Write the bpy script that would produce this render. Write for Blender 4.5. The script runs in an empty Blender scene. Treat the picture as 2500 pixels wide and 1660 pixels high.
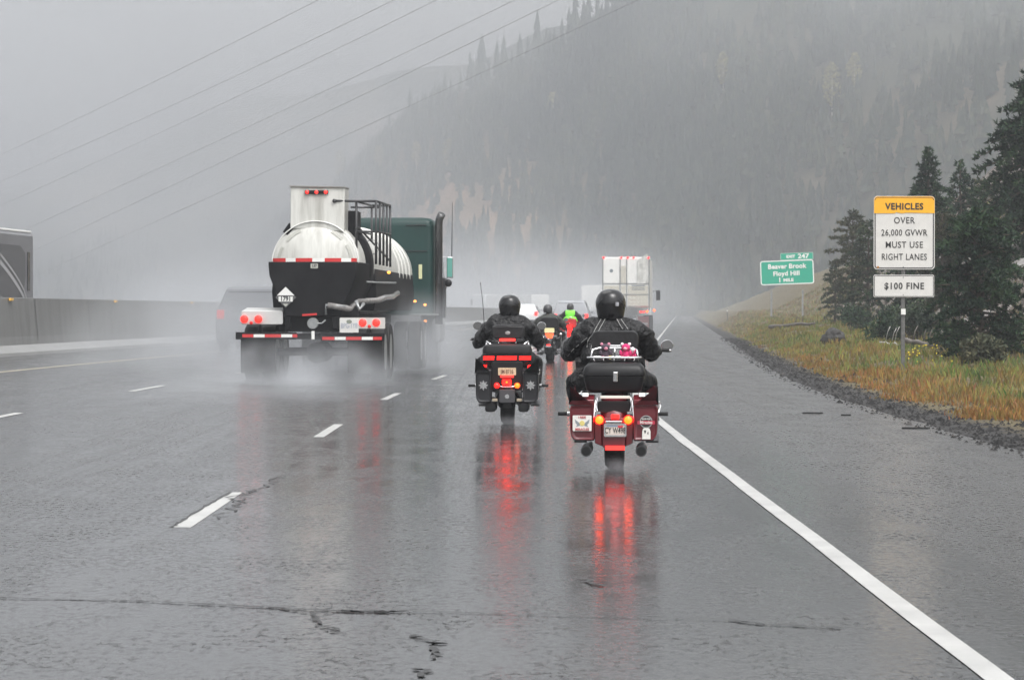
import bpy, bmesh, math, random
from mathutils import Vector, Matrix, Euler, noise as mn
random.seed(7)
R = math.radians
scene = bpy.context.scene
col = scene.collection

# ---------------------------------------------------------------- camera
cam_d = bpy.data.cameras.new("camera")
cam = bpy.data.objects.new("camera", cam_d); col.objects.link(cam)
cam.location = (0, 0, 1.32)
cam.rotation_euler = (R(90 - 0.61), 0, 0)
cam_d.sensor_width = 36.0; cam_d.lens = 100.0
cam_d.clip_start = 0.1; cam_d.clip_end = 9000
cam_d.dof.use_dof = True; cam_d.dof.focus_distance = 24.5; cam_d.dof.aperture_fstop = 16
scene.camera = cam

# ---------------------------------------------------------------- sky and sun (overcast, raining)
world = bpy.data.worlds.new("World"); scene.world = world
world.use_nodes = True
wn = world.node_tree.nodes; wl = world.node_tree.links
wn.clear()
sky = wn.new("ShaderNodeTexSky"); sky.sky_type = 'NISHITA'; sky.sun_disc = False
SUN_EL, SUN_ROT = R(60), R(150)
sky.sun_elevation = SUN_EL; sky.sun_rotation = SUN_ROT
sky.air_density = 1.0; sky.dust_density = 6.0; sky.ozone_density = 1.0
hs = wn.new("ShaderNodeHueSaturation"); hs.inputs['Saturation'].default_value = 0.10; hs.inputs['Value'].default_value = 2.1
bg = wn.new("ShaderNodeBackground"); bg.inputs['Strength'].default_value = 0.15
wo = wn.new("ShaderNodeOutputWorld")
wl.new(sky.outputs[0], hs.inputs['Color']); wl.new(hs.outputs[0], bg.inputs[0]); wl.new(bg.outputs[0], wo.inputs[0])

sun_d = bpy.data.lights.new("sun", 'SUN'); sun_d.energy = 0.6; sun_d.angle = R(40); sun_d.color = (1.0, 0.985, 0.965)
sun = bpy.data.objects.new("sun", sun_d); col.objects.link(sun)
sun.rotation_euler = (R(90) - SUN_EL, 0, math.pi - SUN_ROT + math.pi)
scene.view_settings.view_transform = 'Standard'; scene.view_settings.look = 'None'
scene.view_settings.gamma = 1.0; scene.view_settings.exposure = 0.12; scene.view_settings.use_curve_mapping = False
scene.render.engine = 'CYCLES'
cy = scene.cycles
cy.use_denoising = True
cy.max_bounces = 6; cy.diffuse_bounces = 2; cy.glossy_bounces = 3; cy.transmission_bounces = 4
cy.volume_bounces = 2; cy.volume_step_rate = 1.0; cy.volume_max_steps = 256
cy.sample_clamp_indirect = 6.0; cy.transparent_max_bounces = 12

# ---------------------------------------------------------------- helpers
def tag(o, label=None, cat=None, group=None, kind=None):
    if label: o['label'] = label
    if cat: o['category'] = cat
    if group: o['group'] = group
    if kind: o['kind'] = kind
    return o

def empty(name, label, cat, loc=(0, 0, 0), rz=0.0, group=None):
    o = bpy.data.objects.new(name, None); col.objects.link(o)
    o.location = loc; o.rotation_euler = (0, 0, rz); o.empty_display_size = 0.2
    return tag(o, label, cat, group)

def kids(o): return [c for c in bpy.data.objects if c.parent == o]
def copy_tree(o, loc=None, rz=None, label=None, sc=None):
    c = o.copy(); col.objects.link(c)
    if loc is not None: c.location = loc
    if rz is not None: c.rotation_euler = (0, 0, rz)
    if sc is not None: c.scale = (sc, sc, sc)
    if label: c['label'] = label
    for ch in kids(o):
        d = ch.copy(); col.objects.link(d); d.parent = c
        for g in kids(ch):
            e = g.copy(); col.objects.link(e); e.parent = d
    return c

class MB:
    """collects shapes and links them as one mesh object"""
    def __init__(s): s.v = []; s.f = []
    def add(s, vs, fs):
        n = len(s.v); s.v += [tuple(v) for v in vs]; s.f += [tuple(i + n for i in f) for f in fs]; return s
    def box(s, c, d, rot=None, top=(1, 1)):
        x, y, z = d[0] / 2, d[1] / 2, d[2] / 2; tx, ty = top
        vs = [Vector(p) for p in ((-x, -y, -z), (x, -y, -z), (x, y, -z), (-x, y, -z), (-x * tx, -y * ty, z), (x * tx, -y * ty, z), (x * tx, y * ty, z), (-x * tx, y * ty, z))]
        if rot: m = Euler(rot).to_matrix(); vs = [m @ v for v in vs]
        c = Vector(c); vs = [v + c for v in vs]
        return s.add(vs, [(0, 3, 2, 1), (4, 5, 6, 7), (0, 1, 5, 4), (1, 2, 6, 5), (2, 3, 7, 6), (3, 0, 4, 7)])
    def rings(s, rs, cap=True, closed=True):
        n = len(rs[0]); vs = [p for r in rs for p in r]; fs = []
        for i in range(len(rs) - 1):
            for j in range(n if closed else n - 1):
                a = i * n + j; b = i * n + (j + 1) % n
                fs.append((a, b, b + n, a + n))
        if cap: fs.append(tuple(range(n - 1, -1, -1))); fs.append(tuple((len(rs) - 1) * n + j for j in range(n)))
        return s.add(vs, fs)
    def tube(s, pts, r, n=8, cap=True):
        pts = [Vector(p) for p in pts]; rr = r if isinstance(r, (list, tuple)) else [r] * len(pts)
        rs = []; up = None
        for i, p in enumerate(pts):
            t = (pts[min(i + 1, len(pts) - 1)] - pts[max(i - 1, 0)])
            if t.length < 1e-9: t = Vector((0, 0, 1))
            t.normalize()
            if up is None: up = Vector((0, 0, 1)) if abs(t.z) < .9 else Vector((0, 1, 0))
            a = t.cross(up)
            if a.length < 1e-4: a = t.cross(Vector((1, 0, 0)))
            a.normalize(); b = t.cross(a).normalized(); up = b * -1 if False else up
            rs.append([p + (a * math.cos(2 * math.pi * j / n) + b * math.sin(2 * math.pi * j / n)) * rr[i] for j in range(n)])
        return s.rings(rs, cap)
    def lathe(s, prof, c=(0, 0, 0), axis='Z', n=24, sx=1.0, sy=1.0):
        c = Vector(c); rs = []
        for r, h in prof:
            ring = []
            for j in range(n):
                a = 2 * math.pi * j / n; x, y = r * math.cos(a) * sx, r * math.sin(a) * sy
                p = {'Z': (x, y, h), 'Y': (x, h, y), 'X': (h, x, y)}[axis]
                ring.append(c + Vector(p))
            rs.append(ring)
        return s.rings(rs)
    def ball(s, c, r, n=12, m=8):
        r = r if isinstance(r, (tuple, list)) else (r, r, r); c = Vector(c); rs = []
        for i in range(m + 1):
            t = math.pi * i / m; k = max(math.sin(t), .02)
            rs.append([c + Vector((r[0] * k * math.cos(2 * math.pi * j / n), r[1] * k * math.sin(2 * math.pi * j / n), -r[2] * math.cos(t))) for j in range(n)])
        return s.rings(rs)
    def prism(s, pts, y0, y1, axis='Y'):
        """2-D outline pts (x,z) pushed from y0 to y1 (axis Y), (y,z) from x0 to x1 (axis X), (x,y) from z0 to z1 (axis Z)"""
        f = {'Y': lambda p, h: (p[0], h, p[1]), 'X': lambda p, h: (h, p[0], p[1]), 'Z': lambda p, h: (p[0], p[1], h)}[axis]
        return s.rings([[f(p, y0) for p in pts], [f(p, y1) for p in pts]])
    def build(s, name, mat, parent=None, smooth=False, bevel=0, sub=0, loc=None):
        me = bpy.data.meshes.new(name); me.from_pydata(s.v, [], s.f); me.validate()
        if mat: me.materials.append(mat)
        bm = bmesh.new(); bm.from_mesh(me); bmesh.ops.recalc_face_normals(bm, faces=bm.faces); bm.to_mesh(me); bm.free()
        o = bpy.data.objects.new(name, me); col.objects.link(o)
        if parent: o.parent = parent
        if loc: o.location = loc
        if bevel:
            b = o.modifiers.new('bevel', 'BEVEL'); b.width = bevel; b.segments = 2; b.limit_method = 'ANGLE'; b.angle_limit = R(35)
        if sub:
            b = o.modifiers.new('sub', 'SUBSURF'); b.levels = sub; b.render_levels = sub
        if smooth:
            for p in me.polygons: p.use_smooth = True
            if not sub and smooth != 'all':
                try: me.set_sharp_from_angle(angle=R(smooth if smooth is not True else 40))
                except Exception: pass
        return o

def rrect(w, h, r, n=4, cx=0, cz=0):
    out = []
    for (sx, sz, a0) in ((1, 1, 0), (-1, 1, 90), (-1, -1, 180), (1, -1, 270)):
        for k in range(n + 1):
            a = R(a0 + 90 * k / n); out.append((cx + sx * (w / 2 - r) + r * math.cos(a), cz + sz * (h / 2 - r) + r * math.sin(a)))
    return out

def N(nt, t, **kw):
    n = nt.nodes.new(t)
    for k, v in kw.items(): setattr(n, k, v)
    return n
def mat(name, color, rough=0.6, bdist=0.01, metal=0.0, noise=0.0, nscale=20.0, bump=0.0, bscale=80.0, emit=None, estr=0.0, coat=0.0, spec=0.5, dirt=None):
    m = bpy.data.materials.new(name); m.use_nodes = True; nt = m.node_tree; b = nt.nodes['Principled BSDF']
    b.inputs['Roughness'].default_value = rough; b.inputs['Metallic'].default_value = metal
    b.inputs['Coat Weight'].default_value = coat; b.inputs['Coat Roughness'].default_value = 0.08
    b.inputs['Specular IOR Level'].default_value = spec
    b.inputs['Base Color'].default_value = (*color, 1)
    tc = N(nt, 'ShaderNodeTexCoord')
    if noise or dirt:
        nz = N(nt, 'ShaderNodeTexNoise'); nz.inputs['Scale'].default_value = nscale; nz.inputs['Detail'].default_value = 6; nz.inputs['Roughness'].default_value = .65
        nt.links.new(tc.outputs['Object'], nz.inputs['Vector'])
        rp = N(nt, 'ShaderNodeValToRGB'); rp.color_ramp.elements[0].position = .32; rp.color_ramp.elements[1].position = .68
        lo = dirt if dirt else tuple(c * (1 - noise) for c in color); hi = color if dirt else tuple(min(1, c * (1 + noise)) for c in color)
        rp.color_ramp.elements[0].color = (*lo, 1); rp.color_ramp.elements[1].color = (*hi, 1)
        nt.links.new(nz.outputs[0], rp.inputs[0]); nt.links.new(rp.outputs[0], b.inputs['Base Color'])
    if bump:
        bz = N(nt, 'ShaderNodeTexNoise'); bz.inputs['Scale'].default_value = bscale; bz.inputs['Detail'].default_value = 4
        nt.links.new(tc.outputs['Object'], bz.inputs['Vector'])
        bp = N(nt, 'ShaderNodeBump'); bp.inputs['Strength'].default_value = bump; bp.inputs['Distance'].default_value = bdist
        nt.links.new(bz.outputs[0], bp.inputs['Height']); nt.links.new(bp.outputs[0], b.inputs['Normal'])
    if emit:
        b.inputs['Emission Color'].default_value = (*emit, 1); b.inputs['Emission Strength'].default_value = estr
    return m

def streaky(m, base, dark, sc=(5, 5, .5), lo=.45, hi=.72, amt=.8):
    """rain-washed dirt that runs down a surface"""
    nt = m.node_tree; b = nt.nodes['Principled BSDF']; tc = N(nt, 'ShaderNodeTexCoord'); mp = N(nt, 'ShaderNodeMapping'); mp.inputs['Scale'].default_value = sc
    n = N(nt, 'ShaderNodeTexNoise'); n.inputs['Scale'].default_value = 1; n.inputs['Detail'].default_value = 7; n.inputs['Roughness'].default_value = .7
    n2 = N(nt, 'ShaderNodeTexNoise'); n2.inputs['Scale'].default_value = 1.1; n2.inputs['Detail'].default_value = 5
    r = N(nt, 'ShaderNodeMapRange'); r.inputs[1].default_value = lo; r.inputs[2].default_value = hi; r.inputs[4].default_value = amt
    mu = N(nt, 'ShaderNodeMath', operation='MULTIPLY'); mx = N(nt, 'ShaderNodeMixRGB'); mx.inputs[1].default_value = (*base, 1); mx.inputs[2].default_value = (*dark, 1)
    L = nt.links; L.new(tc.outputs['Object'], mp.inputs[0]); L.new(mp.outputs[0], n.inputs['Vector']); L.new(tc.outputs['Object'], n2.inputs['Vector']); L.new(n.outputs[0], r.inputs[0]); L.new(r.outputs[0], mu.inputs[0]); L.new(n2.outputs[0], mu.inputs[1]); L.new(mu.outputs[0], mx.inputs[0]); L.new(mx.outputs[0], b.inputs['Base Color'])
    return m

F_, H_ = 6950.0, 1.32
def cx(d):                       # how far the road's centre has moved right at distance d
    if d < 30: return 0.0
    if d < 63: return .0009 * (d - 30) ** 2
    c63 = .0009 * 33 ** 2; k = .0594
    if d < 650: return c63 + k * (d - 63)
    q = min(d, 1500) - 650
    return c63 + k * 587 + k * q - .00012 * q * q
def hd(d): return math.atan((cx(d + 1) - cx(d - 1)) / 2)
def zr(u):                       # road crossfall: rises to the left
    return max(0.0, (-u - 2.0)) * .025
def rp_(u, d, dz=0.0): return (cx(d) + u, d, zr(u) + dz)

def text_mesh(s, size, mat_, name='lettering', parent=None, loc=(0, 0, 0), bold=0.0, align='CENTER', sx=1.0, depth=0.002, spacing=1.0):
    cu = bpy.data.curves.new(name, 'FONT'); cu.body = s; cu.size = size; cu.align_x = align; cu.align_y = 'CENTER'
    cu.offset = bold; cu.extrude = depth; cu.space_character = spacing; cu.resolution_u = 3
    to = bpy.data.objects.new('tmp', cu); col.objects.link(to)
    dg = bpy.context.evaluated_depsgraph_get(); me = bpy.data.meshes.new_from_object(to.evaluated_get(dg))
    bpy.data.objects.remove(to)
    m4 = Matrix.Translation(Vector(loc)) @ Euler((R(90), 0, 0)).to_matrix().to_4x4() @ Matrix.Diagonal((sx, 1, 1, 1))
    me.transform(m4); me.materials.clear(); me.materials.append(mat_); me.name = name
    o = bpy.data.objects.new(name, me); col.objects.link(o)
    if parent: o.parent = parent
    return o
# ================================================================ setting: road
def road_material():
    m = bpy.data.materials.new('wet_asphalt'); m.use_nodes = True; nt = m.node_tree; L = nt.links; b = nt.nodes['Principled BSDF']
    tc = N(nt, 'ShaderNodeTexCoord'); 
    def nz(scale, vec=None, det=4, ro=.6, sc=None):
        n = N(nt, 'ShaderNodeTexNoise'); n.inputs['Scale'].default_value = scale; n.inputs['Detail'].default_value = det; n.inputs['Roughness'].default_value = ro
        if sc:
            mp = N(nt, 'ShaderNodeMapping'); mp.inputs['Scale'].default_value = sc; L.new(tc.outputs['Object'], mp.inputs[0]); L.new(mp.outputs[0], n.inputs['Vector'])
        else: L.new(tc.outputs['Object'], n.inputs['Vector'])
        return n
    def mr(src, a, bb, c, d):
        n = N(nt, 'ShaderNodeMapRange'); L.new(src, n.inputs[0])
        for i, v in zip((1, 2, 3, 4), (a, bb, c, d)): n.inputs[i].default_value = v
        return n.outputs[0]
    def ma(op, a, bb):
        n = N(nt, 'ShaderNodeMath', operation=op)
        for i, v in enumerate((a, bb)):
            if isinstance(v, (int, float)): n.inputs[i].default_value = v
            else: L.new(v, n.inputs[i])
        return n.outputs[0]
    # attribute 'u' = distance across the road
    at = N(nt, 'ShaderNodeAttribute'); at.attribute_name = 'u'
    u = at.outputs['Fac']
    fine = nz(38, det=5, ro=.6); agg = nz(150, det=2); lake = nz(2.2, sc=(1, .35, 1), det=5, ro=.7)
    rip = nz(1, sc=(20, 17, 1), det=3, ro=.55); speck = nz(1, sc=(24, 11, 1), det=5, ro=.75); streak = nz(1, sc=(4.5, .02, 1), det=5, ro=.65)
    tracks = nz(1.0, sc=(1.3, .05, 1), det=4); patch = nz(.35, sc=(1, .22, 1), det=5)
    base = N(nt, 'ShaderNodeValToRGB'); base.color_ramp.elements[0].position = .38; base.color_ramp.elements[1].position = .66
    base.color_ramp.elements[0].color = (.010, .0105, .011, 1); base.color_ramp.elements[1].color = (.042, .042, .041, 1)
    L.new(ma('ADD', ma('MULTIPLY', fine.outputs[0], .4), ma('ADD', ma('MULTIPLY', patch.outputs[0], .3), ma('MULTIPLY', streak.outputs[0], .3))), base.inputs[0])
    # coarser shoulder right of the edge line, its colour mimicking the dark hillside's reflection
    sh = mr(u, 1.7, 3.2, 0, 1)
    mixc = N(nt, 'ShaderNodeMixRGB'); mixc.inputs[2].default_value = (.045, .042, .039, 1)
    L.new(ma('MULTIPLY', sh, .65), mixc.inputs[0]); L.new(base.outputs[0], mixc.inputs[1]); L.new(mixc.outputs[0], b.inputs['Base Color'])
    rg = ma('ADD', mr(tracks.outputs[0], .35, .65, .025, .07), mr(patch.outputs[0], .35, .7, .0, .03))
    rg = ma('ADD', rg, ma('MULTIPLY', sh, .20))
    tips = ma('MULTIPLY', mr(speck.outputs[0], .47, .60, 0, 1), mr(u, -1.0, -3.5, 1, .55))
    rg = ma('ADD', rg, ma('MULTIPLY', tips, mr(lake.outputs[0], .38, .62, .04, .34)))
    rg = ma('ADD', rg, mr(u, -1.6, -2.6, 0, .10))
    rg = ma('ADD', rg, mr(streak.outputs[0], .52, .68, 0, .08))
    L.new(ma('SUBTRACT', .58, ma('MULTIPLY', tips, mr(lake.outputs[0], .38, .62, .34, .52))), b.inputs['Specular IOR Level'])
    L.new(rg, b.inputs['Roughness'])
    b1 = N(nt, 'ShaderNodeBump'); b1.inputs['Distance'].default_value = .016
    L.new(ma('ADD', mr(lake.outputs[0], .38, .62, .03, .20), ma('MULTIPLY', sh, .40)), b1.inputs['Strength'])
    L.new(rip.outputs[0], b1.inputs['Height'])
    b2 = N(nt, 'ShaderNodeBump'); b2.inputs['Distance'].default_value = .004; b2.inputs['Strength'].default_value = .05
    L.new(agg.outputs[0], b2.inputs['Height']); L.new(b1.outputs[0], b2.inputs['Normal']); L.new(b2.outputs[0], b.inputs['Normal'])
    return m
M_road = road_material()
us = [-12.7 + .55 * i for i in range(0, 32)] + [4.75]
ds = [-12, -6, 0] + [3 + 1.2 * i for i in range(80)] + [100 + 6 * i for i in range(40)] + [345 + 25 * i for i in range(48)]
mb = MB(); nu = len(us)
vs = []
for d in ds:
    for i, u in enumerate(us):
        uu = u
        if i == nu - 1: uu += .10 * mn.noise(Vector((d * .9, 3, 1))) + .05 * mn.noise(Vector((d * 4, 3, 1)))
        vs.append(rp_(uu, d))
fs = [(a * nu + i, a * nu + i + 1, (a + 1) * nu + i + 1, (a + 1) * nu + i) for a in range(len(ds) - 1) for i in range(nu - 1)]
mb.add(vs, fs)
road = mb.build('road', M_road, smooth=True); tag(road, kind='structure')
at = road.data.attributes.new('u', 'FLOAT', 'POINT')
for k, v in enumerate(at.data): v.value = us[k % nu]

M_paint = mat('road_paint', (.52, .52, .50), rough=.30, dirt=(.34, .34, .33), nscale=2.2, bump=.2, bscale=60)
M_paint_y = mat('yellow_road_paint', (.34, .29, .19), rough=.3, noise=.15, nscale=6)
M_crack = mat('crack_dark', (.02, .02, .02), rough=.5)
def strip(mbx, u0, w, d0, d1, dz, step=1.5, jag=0.0):
    n = max(2, int((d1 - d0) / step)); vs = []
    for i in range(n + 1):
        d = d0 + (d1 - d0) * i / n; j = jag * mn.noise(Vector((d * 3, u0, 5)))
        vs.append(rp_(u0 - w / 2 + j, d, dz)); vs.append(rp_(u0 + w / 2 + j * .6, d, dz))
    mbx.add(vs, [(2 * i, 2 * i + 1, 2 * i + 3, 2 * i + 2) for i in range(n)])
m1 = MB(); strip(m1, 1.735, .108, 3, 640, .004, jag=.012); tag(m1.build('edge_line', M_paint), kind='structure')
m1 = MB(); strip(m1, -9.65, .14, 3, 400, .004, jag=.01); tag(m1.build('median_line', M_paint_y), kind='structure')
m1 = MB()
d0 = 17.2
for k in range(-1, 22):
    strip(m1, -2.0, .108, d0 + k * 12.2, d0 + k * 12.2 + 3.3, .004, jag=.008)
    strip(m1, -5.85, .108, 42.0 + (k - 2) * 12.2 + .6, 42.0 + (k - 2) * 12.2 + 3.9, .004, jag=.008)
tag(m1.build('lane_dashes', M_paint), kind='structure')
# dark tar edge left of the nearest dash and the cracks of the road surface
m1 = MB()
def crack(pts, w, seed=0, sub=14, jit=.05):
    rnd = random.Random(seed); P = []
    for a, b in zip(pts[:-1], pts[1:]):
        for k in range(sub):
            t = k / sub; P.append((a[0] + (b[0] - a[0]) * t, a[1] + (b[1] - a[1]) * t))
    P.append(pts[-1]); vs = []
    for i, (x, y) in enumerate(P):
        jx = rnd.uniform(-jit, jit); jy = rnd.uniform(-jit, jit) * .9; ww = w * rnd.uniform(.25, 1.5)
        t = (P[min(i + 1, len(P) - 1)][0] - P[max(i - 1, 0)][0], P[min(i + 1, len(P) - 1)][1] - P[max(i - 1, 0)][1]); ln = math.hypot(*t) or 1
        nx, ny = -t[1] / ln, t[0] / ln
        x += jx; y += jy
        z = zr(x - cx(y)) + .005
        vs += [(x - nx * ww / 2, y - ny * ww / 2, z), (x + nx * ww / 2, y + ny * ww / 2, z)]
    m1.add(vs, [(2 * i, 2 * i + 1, 2 * i + 3, 2 * i + 2) for i in range(len(P) - 1)])
def G(x, y):                     # ground point seen at a place of the photograph, used to lay out marks on the road
    d = F_ * H_ / (y - 756); return ((x - 1250) * d / F_, d)
crack([G(418, 1290), G(440, 1275), G(560, 1203)], .03, 1, 16, .008)
crack([G(520, 1272), G(560, 1245), G(600, 1215), G(640, 1190), G(690, 1160)], .018, 2, 14, .06)
crack([G(590, 1232), G(560, 1215), G(620, 1200)], .02, 3, 8, .05)
crack([G(-60, 1465), G(150, 1467), G(330, 1469)], .030, 4, 40, .007)
crack([G(330, 1469), G(520, 1478), G(680, 1486), G(830, 1494)], .035, 5, 30, .007)
crack([G(830, 1494), G(980, 1497)], .030, 6, 60, .045)
crack([G(980, 1494), G(1160, 1498), G(1400, 1506)], .016, 7, 30, .006)
crack([G(1400, 1506), G(1620, 1512), G(1780, 1517)], .012, 8, 30, .01)
crack([G(1780, 1515), G(1850, 1525), G(2060, 1536)], .035, 9, 26, .012)
crack([G(690, 1488), G(760, 1500), G(790, 1530), G(818, 1545)], .022, 10, 18, .03)
crack([G(1010, 1552), G(1060, 1574), G(1085, 1572)], .03, 11, 16, .03)
crack([G(1062, 1580), G(1065, 1612)], .03, 12, 8, .02)
crack([G(1015, 1636), G(1040, 1640), G(1030, 1655)], .03, 13, 10, .02)
crack([G(1430, 1415), G(1450, 1430), G(1475, 1432)], .03, 14, 10, .03)
crack([G(1972, 1009), G(2000, 1011)], .10, 15, 6, .02); crack([G(2230, 1047), G(2258, 1049)], .11, 16, 6, .02)
tag(m1.build('road_crack', M_crack), kind='structure')

# ---------------------------------------------------------------- ground
def sst(a, b, x):
    t = max(0, min(1, (x - a) / (b - a))); return t * t * (3 - 2 * t)
def zground(u, d):
    if u < 4.6: 
        if u > -13.5: return -.15
        return .12 - .15 * sst(-13.5, -13, u)
    e = u - 4.75; s = max(0, min(1, (d - 42) / 115))
    z = -.03 + .03 * min(1, e / .6) if e < .6 else 0.0
    s = max(0, min(1.3, (d - 42) / 115)); z += s * (.50 * max(0, min(e, 2.5) - .8) + .44 * max(0, min(e, 12) - 5) + .12 * max(0, e - 12)); s = min(1, s)
    near = sst(55, 78, d) * (1 - sst(120, 175, d))          # rocky bank behind the signs
    z += near * .62 * max(0, min(e, 26) - 4.2) * sst(3.5, 7.5, e)
    z += .03 * e * sst(1, 4, e) * (1 - near) * (1 - s)
    n = mn.fractal(Vector((u * .35, d * .12, 0)), 1.0, 2.0, 4)
    z += n * .22 * sst(.6, 4, e) * (1 + near * 1.5 * sst(5, 9, e))
    n2 = mn.noise(Vector((u * 1.8, d * .7, 4)))
    z += .05 * n2 * sst(.2, 1.2, e)
    z -= max(0, d - 330) * .010 * sst(1, 20, e)
    return z
us2 = [-1500, -700, -300, -120, -60, -35, -22, -16, -13.4, -12.9, -6, 0, 3, 4.5, 4.7, 4.8, 4.9, 5.05, 5.2, 5.35] + [5.5 + .3 * i for i in range(50)] + [21 + 1.5 * i for i in range(12)] + [40, 50, 65, 90, 130, 200, 350, 700, 1500]
ds2 = [-60, -20, 0, 10] + [18 + .8 * i for i in range(100)] + [99 + 2 * i for i in range(60)] + [221 + 10 * i for i in range(30)] + [540, 620, 750, 950, 1300, 1800, 2600, 4000]
nu = len(us2); mb = MB()
mb.add([(cx(d) + u, d, zground(u, d)) for d in ds2 for u in us2],
       [(a * nu + i, a * nu + i + 1, (a + 1) * nu + i + 1, (a + 1) * nu + i) for a in range(len(ds2) - 1) for i in range(nu - 1)])
def ground_material():
    m = bpy.data.materials.new('verge'); m.use_nodes = True; nt = m.node_tree; L = nt.links; b = nt.nodes['Principled BSDF']
    tc = N(nt, 'ShaderNodeTexCoord'); at = N(nt, 'ShaderNodeAttribute'); at.attribute_name = 'e'
    def nz(s, d=6):
        n = N(nt, 'ShaderNodeTexNoise'); n.inputs['Scale'].default_value = s; n.inputs['Detail'].default_value = d; n.inputs['Roughness'].default_value = .7; L.new(tc.outputs['Object'], n.inputs['Vector']); return n
    def ramp(src, els):
        r = N(nt, 'ShaderNodeValToRGB'); L.new(src, r.inputs[0]); cr = r.color_ramp
        cr.elements[0].position, cr.elements[0].color = els[0][0], (*els[0][1], 1); cr.elements[1].position, cr.elements[1].color = els[-1][0], (*els[-1][1], 1)
        for p, c in els[1:-1]: q = cr.elements.new(p); q.color = (*c, 1)
        return r.outputs[0]
    grav = ramp(nz(9).outputs[0], [(.3, (.006, .006, .006)), (.52, (.018, .017, .017)), (.7, (.06, .057, .053))])
    soil = ramp(nz(1.6).outputs[0], [(.3, (.045, .032, .018)), (.5, (.11, .085, .035)), (.7, (.13, .115, .05))])
    rock = ramp(nz(1.1, 10).outputs[0], [(.35, (.035, .028, .022)), (.5, (.12, .095, .075)), (.60, (.24, .22, .20)), (.72, (.42, .41, .40))])
    e = N(nt, 'ShaderNodeMath', operation='ADD'); L.new(at.outputs['Fac'], e.inputs[0])
    nn = N(nt, 'ShaderNodeMath', operation='MULTIPLY'); L.new(nz(2.2).outputs[0], nn.inputs[0]); nn.inputs[1].default_value = 1.3; L.new(nn.outputs[0], e.inputs[1])
    def mr(src, a, bb):
        n = N(nt, 'ShaderNodeMapRange'); L.new(src, n.inputs[0]); n.inputs[1].default_value = a; n.inputs[2].default_value = bb; return n.outputs[0]
    m1 = N(nt, 'ShaderNodeMixRGB'); L.new(mr(e.outputs[0], 1.2, 1.6), m1.inputs[0]); L.new(grav, m1.inputs[1]); L.new(soil, m1.inputs[2])
    ar = N(nt, 'ShaderNodeAttribute'); ar.attribute_name = 'rock'
    m2 = N(nt, 'ShaderNodeMixRGB'); L.new(ar.outputs['Fac'], m2.inputs[0]); L.new(m1.outputs[0], m2.inputs[1]); L.new(rock, m2.inputs[2])
    L.new(m2.outputs[0], b.inputs['Base Color']); b.inputs['Roughness'].default_value = .75
    bp = N(nt, 'ShaderNodeBump'); bp.inputs['Strength'].default_value = .9; bp.inputs['Distance'].default_value = .05; L.new(nz(14).outputs[0], bp.inputs['Height']); L.new(bp.outputs[0], b.inputs['Normal'])
    return m
ground = mb.build('ground', ground_material(), smooth='all'); tag(ground, kind='structure')
a1 = ground.data.attributes.new('e', 'FLOAT', 'POINT'); a2 = ground.data.attributes.new('rock', 'FLOAT', 'POINT')
k = 0
for d in ds2:
    for u in us2:
        e = u - 4.75; a1.data[k].value = e
        a2.data[k].value = sst(4.8, 6.2, e) * sst(58, 75, d) * (1 - sst(130, 170, d)) * (1 - sst(16, 24, e)); k += 1

# ---------------------------------------------------------------- mountain sides in the cloud
def ramp_mat(name, els, scale, bump=.8, rough=.9, det=8):
    m = bpy.data.materials.new(name); m.use_nodes = True; nt = m.node_tree; L = nt.links; b = nt.nodes['Principled BSDF']
    tc = N(nt, 'ShaderNodeTexCoord'); n = N(nt, 'ShaderNodeTexNoise'); n.inputs['Scale'].default_value = scale; n.inputs['Detail'].default_value = det; n.inputs['Roughness'].default_value = .65
    L.new(tc.outputs['Object'], n.inputs['Vector']); r = N(nt, 'ShaderNodeValToRGB'); L.new(n.outputs[0], r.inputs[0]); cr = r.color_ramp
    cr.elements[0].position, cr.elements[0].color = els[0][0], (*els[0][1], 1); cr.elements[1].position, cr.elements[1].color = els[-1][0], (*els[-1][1], 1)
    for p, c in els[1:-1]: q = cr.elements.new(p); q.color = (*c, 1)
    L.new(r.outputs[0], b.inputs['Base Color']); b.inputs['Roughness'].default_value = rough; b.inputs['Specular IOR Level'].default_value = .2
    return m
def PX(x, y, d): return Vector(((x - 1250) * d / F_, d, H_ + (756 - y) * d / F_))
# ridge: crest and foot given as world points
crest = [(-420, 1750, 30), (-250, 1620, 42)] + [tuple(PX(*p)) for p in ((560, 675, 1480), (690, 560, 1400), (830, 430, 1280), (960, 335, 1180), (1090, 240, 1080), (1250, 175, 1000), (1400, 95, 940), (1520, 20, 900), (1700, -60, 850), (1950, -110, 800), (2250, -160, 760), (2700, -210, 720))] + [(420, 640, 100)]
foot = [(-420, 1300, -6), (-250, 1200, -6), (-140, 1080, -4), (-95, 980, -3), (-60, 880, -2), (-30, 800, -2), (-5, 720, -1), (20, 660, -1), (42, 600, 0), (60, 560, 0), (80, 510, 2), (105, 450, 5), (130, 400, 9), (165, 330, 14), (330, 250, 22)]
NT = 40; NS = (len(crest) - 1) * 10 + 1
def lerp_list(P, s):
    i = min(int(s), len(P) - 2); t = s - i; 
    p0, p1, p2, p3 = (Vector(P[max(i - 1, 0)]), Vector(P[i]), Vector(P[i + 1]), Vector(P[min(i + 2, len(P) - 1)]))
    return .5 * ((2 * p1) + (p2 - p0) * t + (2 * p0 - 5 * p1 + 4 * p2 - p3) * t * t + (3 * p1 - p0 - 3 * p2 + p3) * t ** 3)
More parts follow.
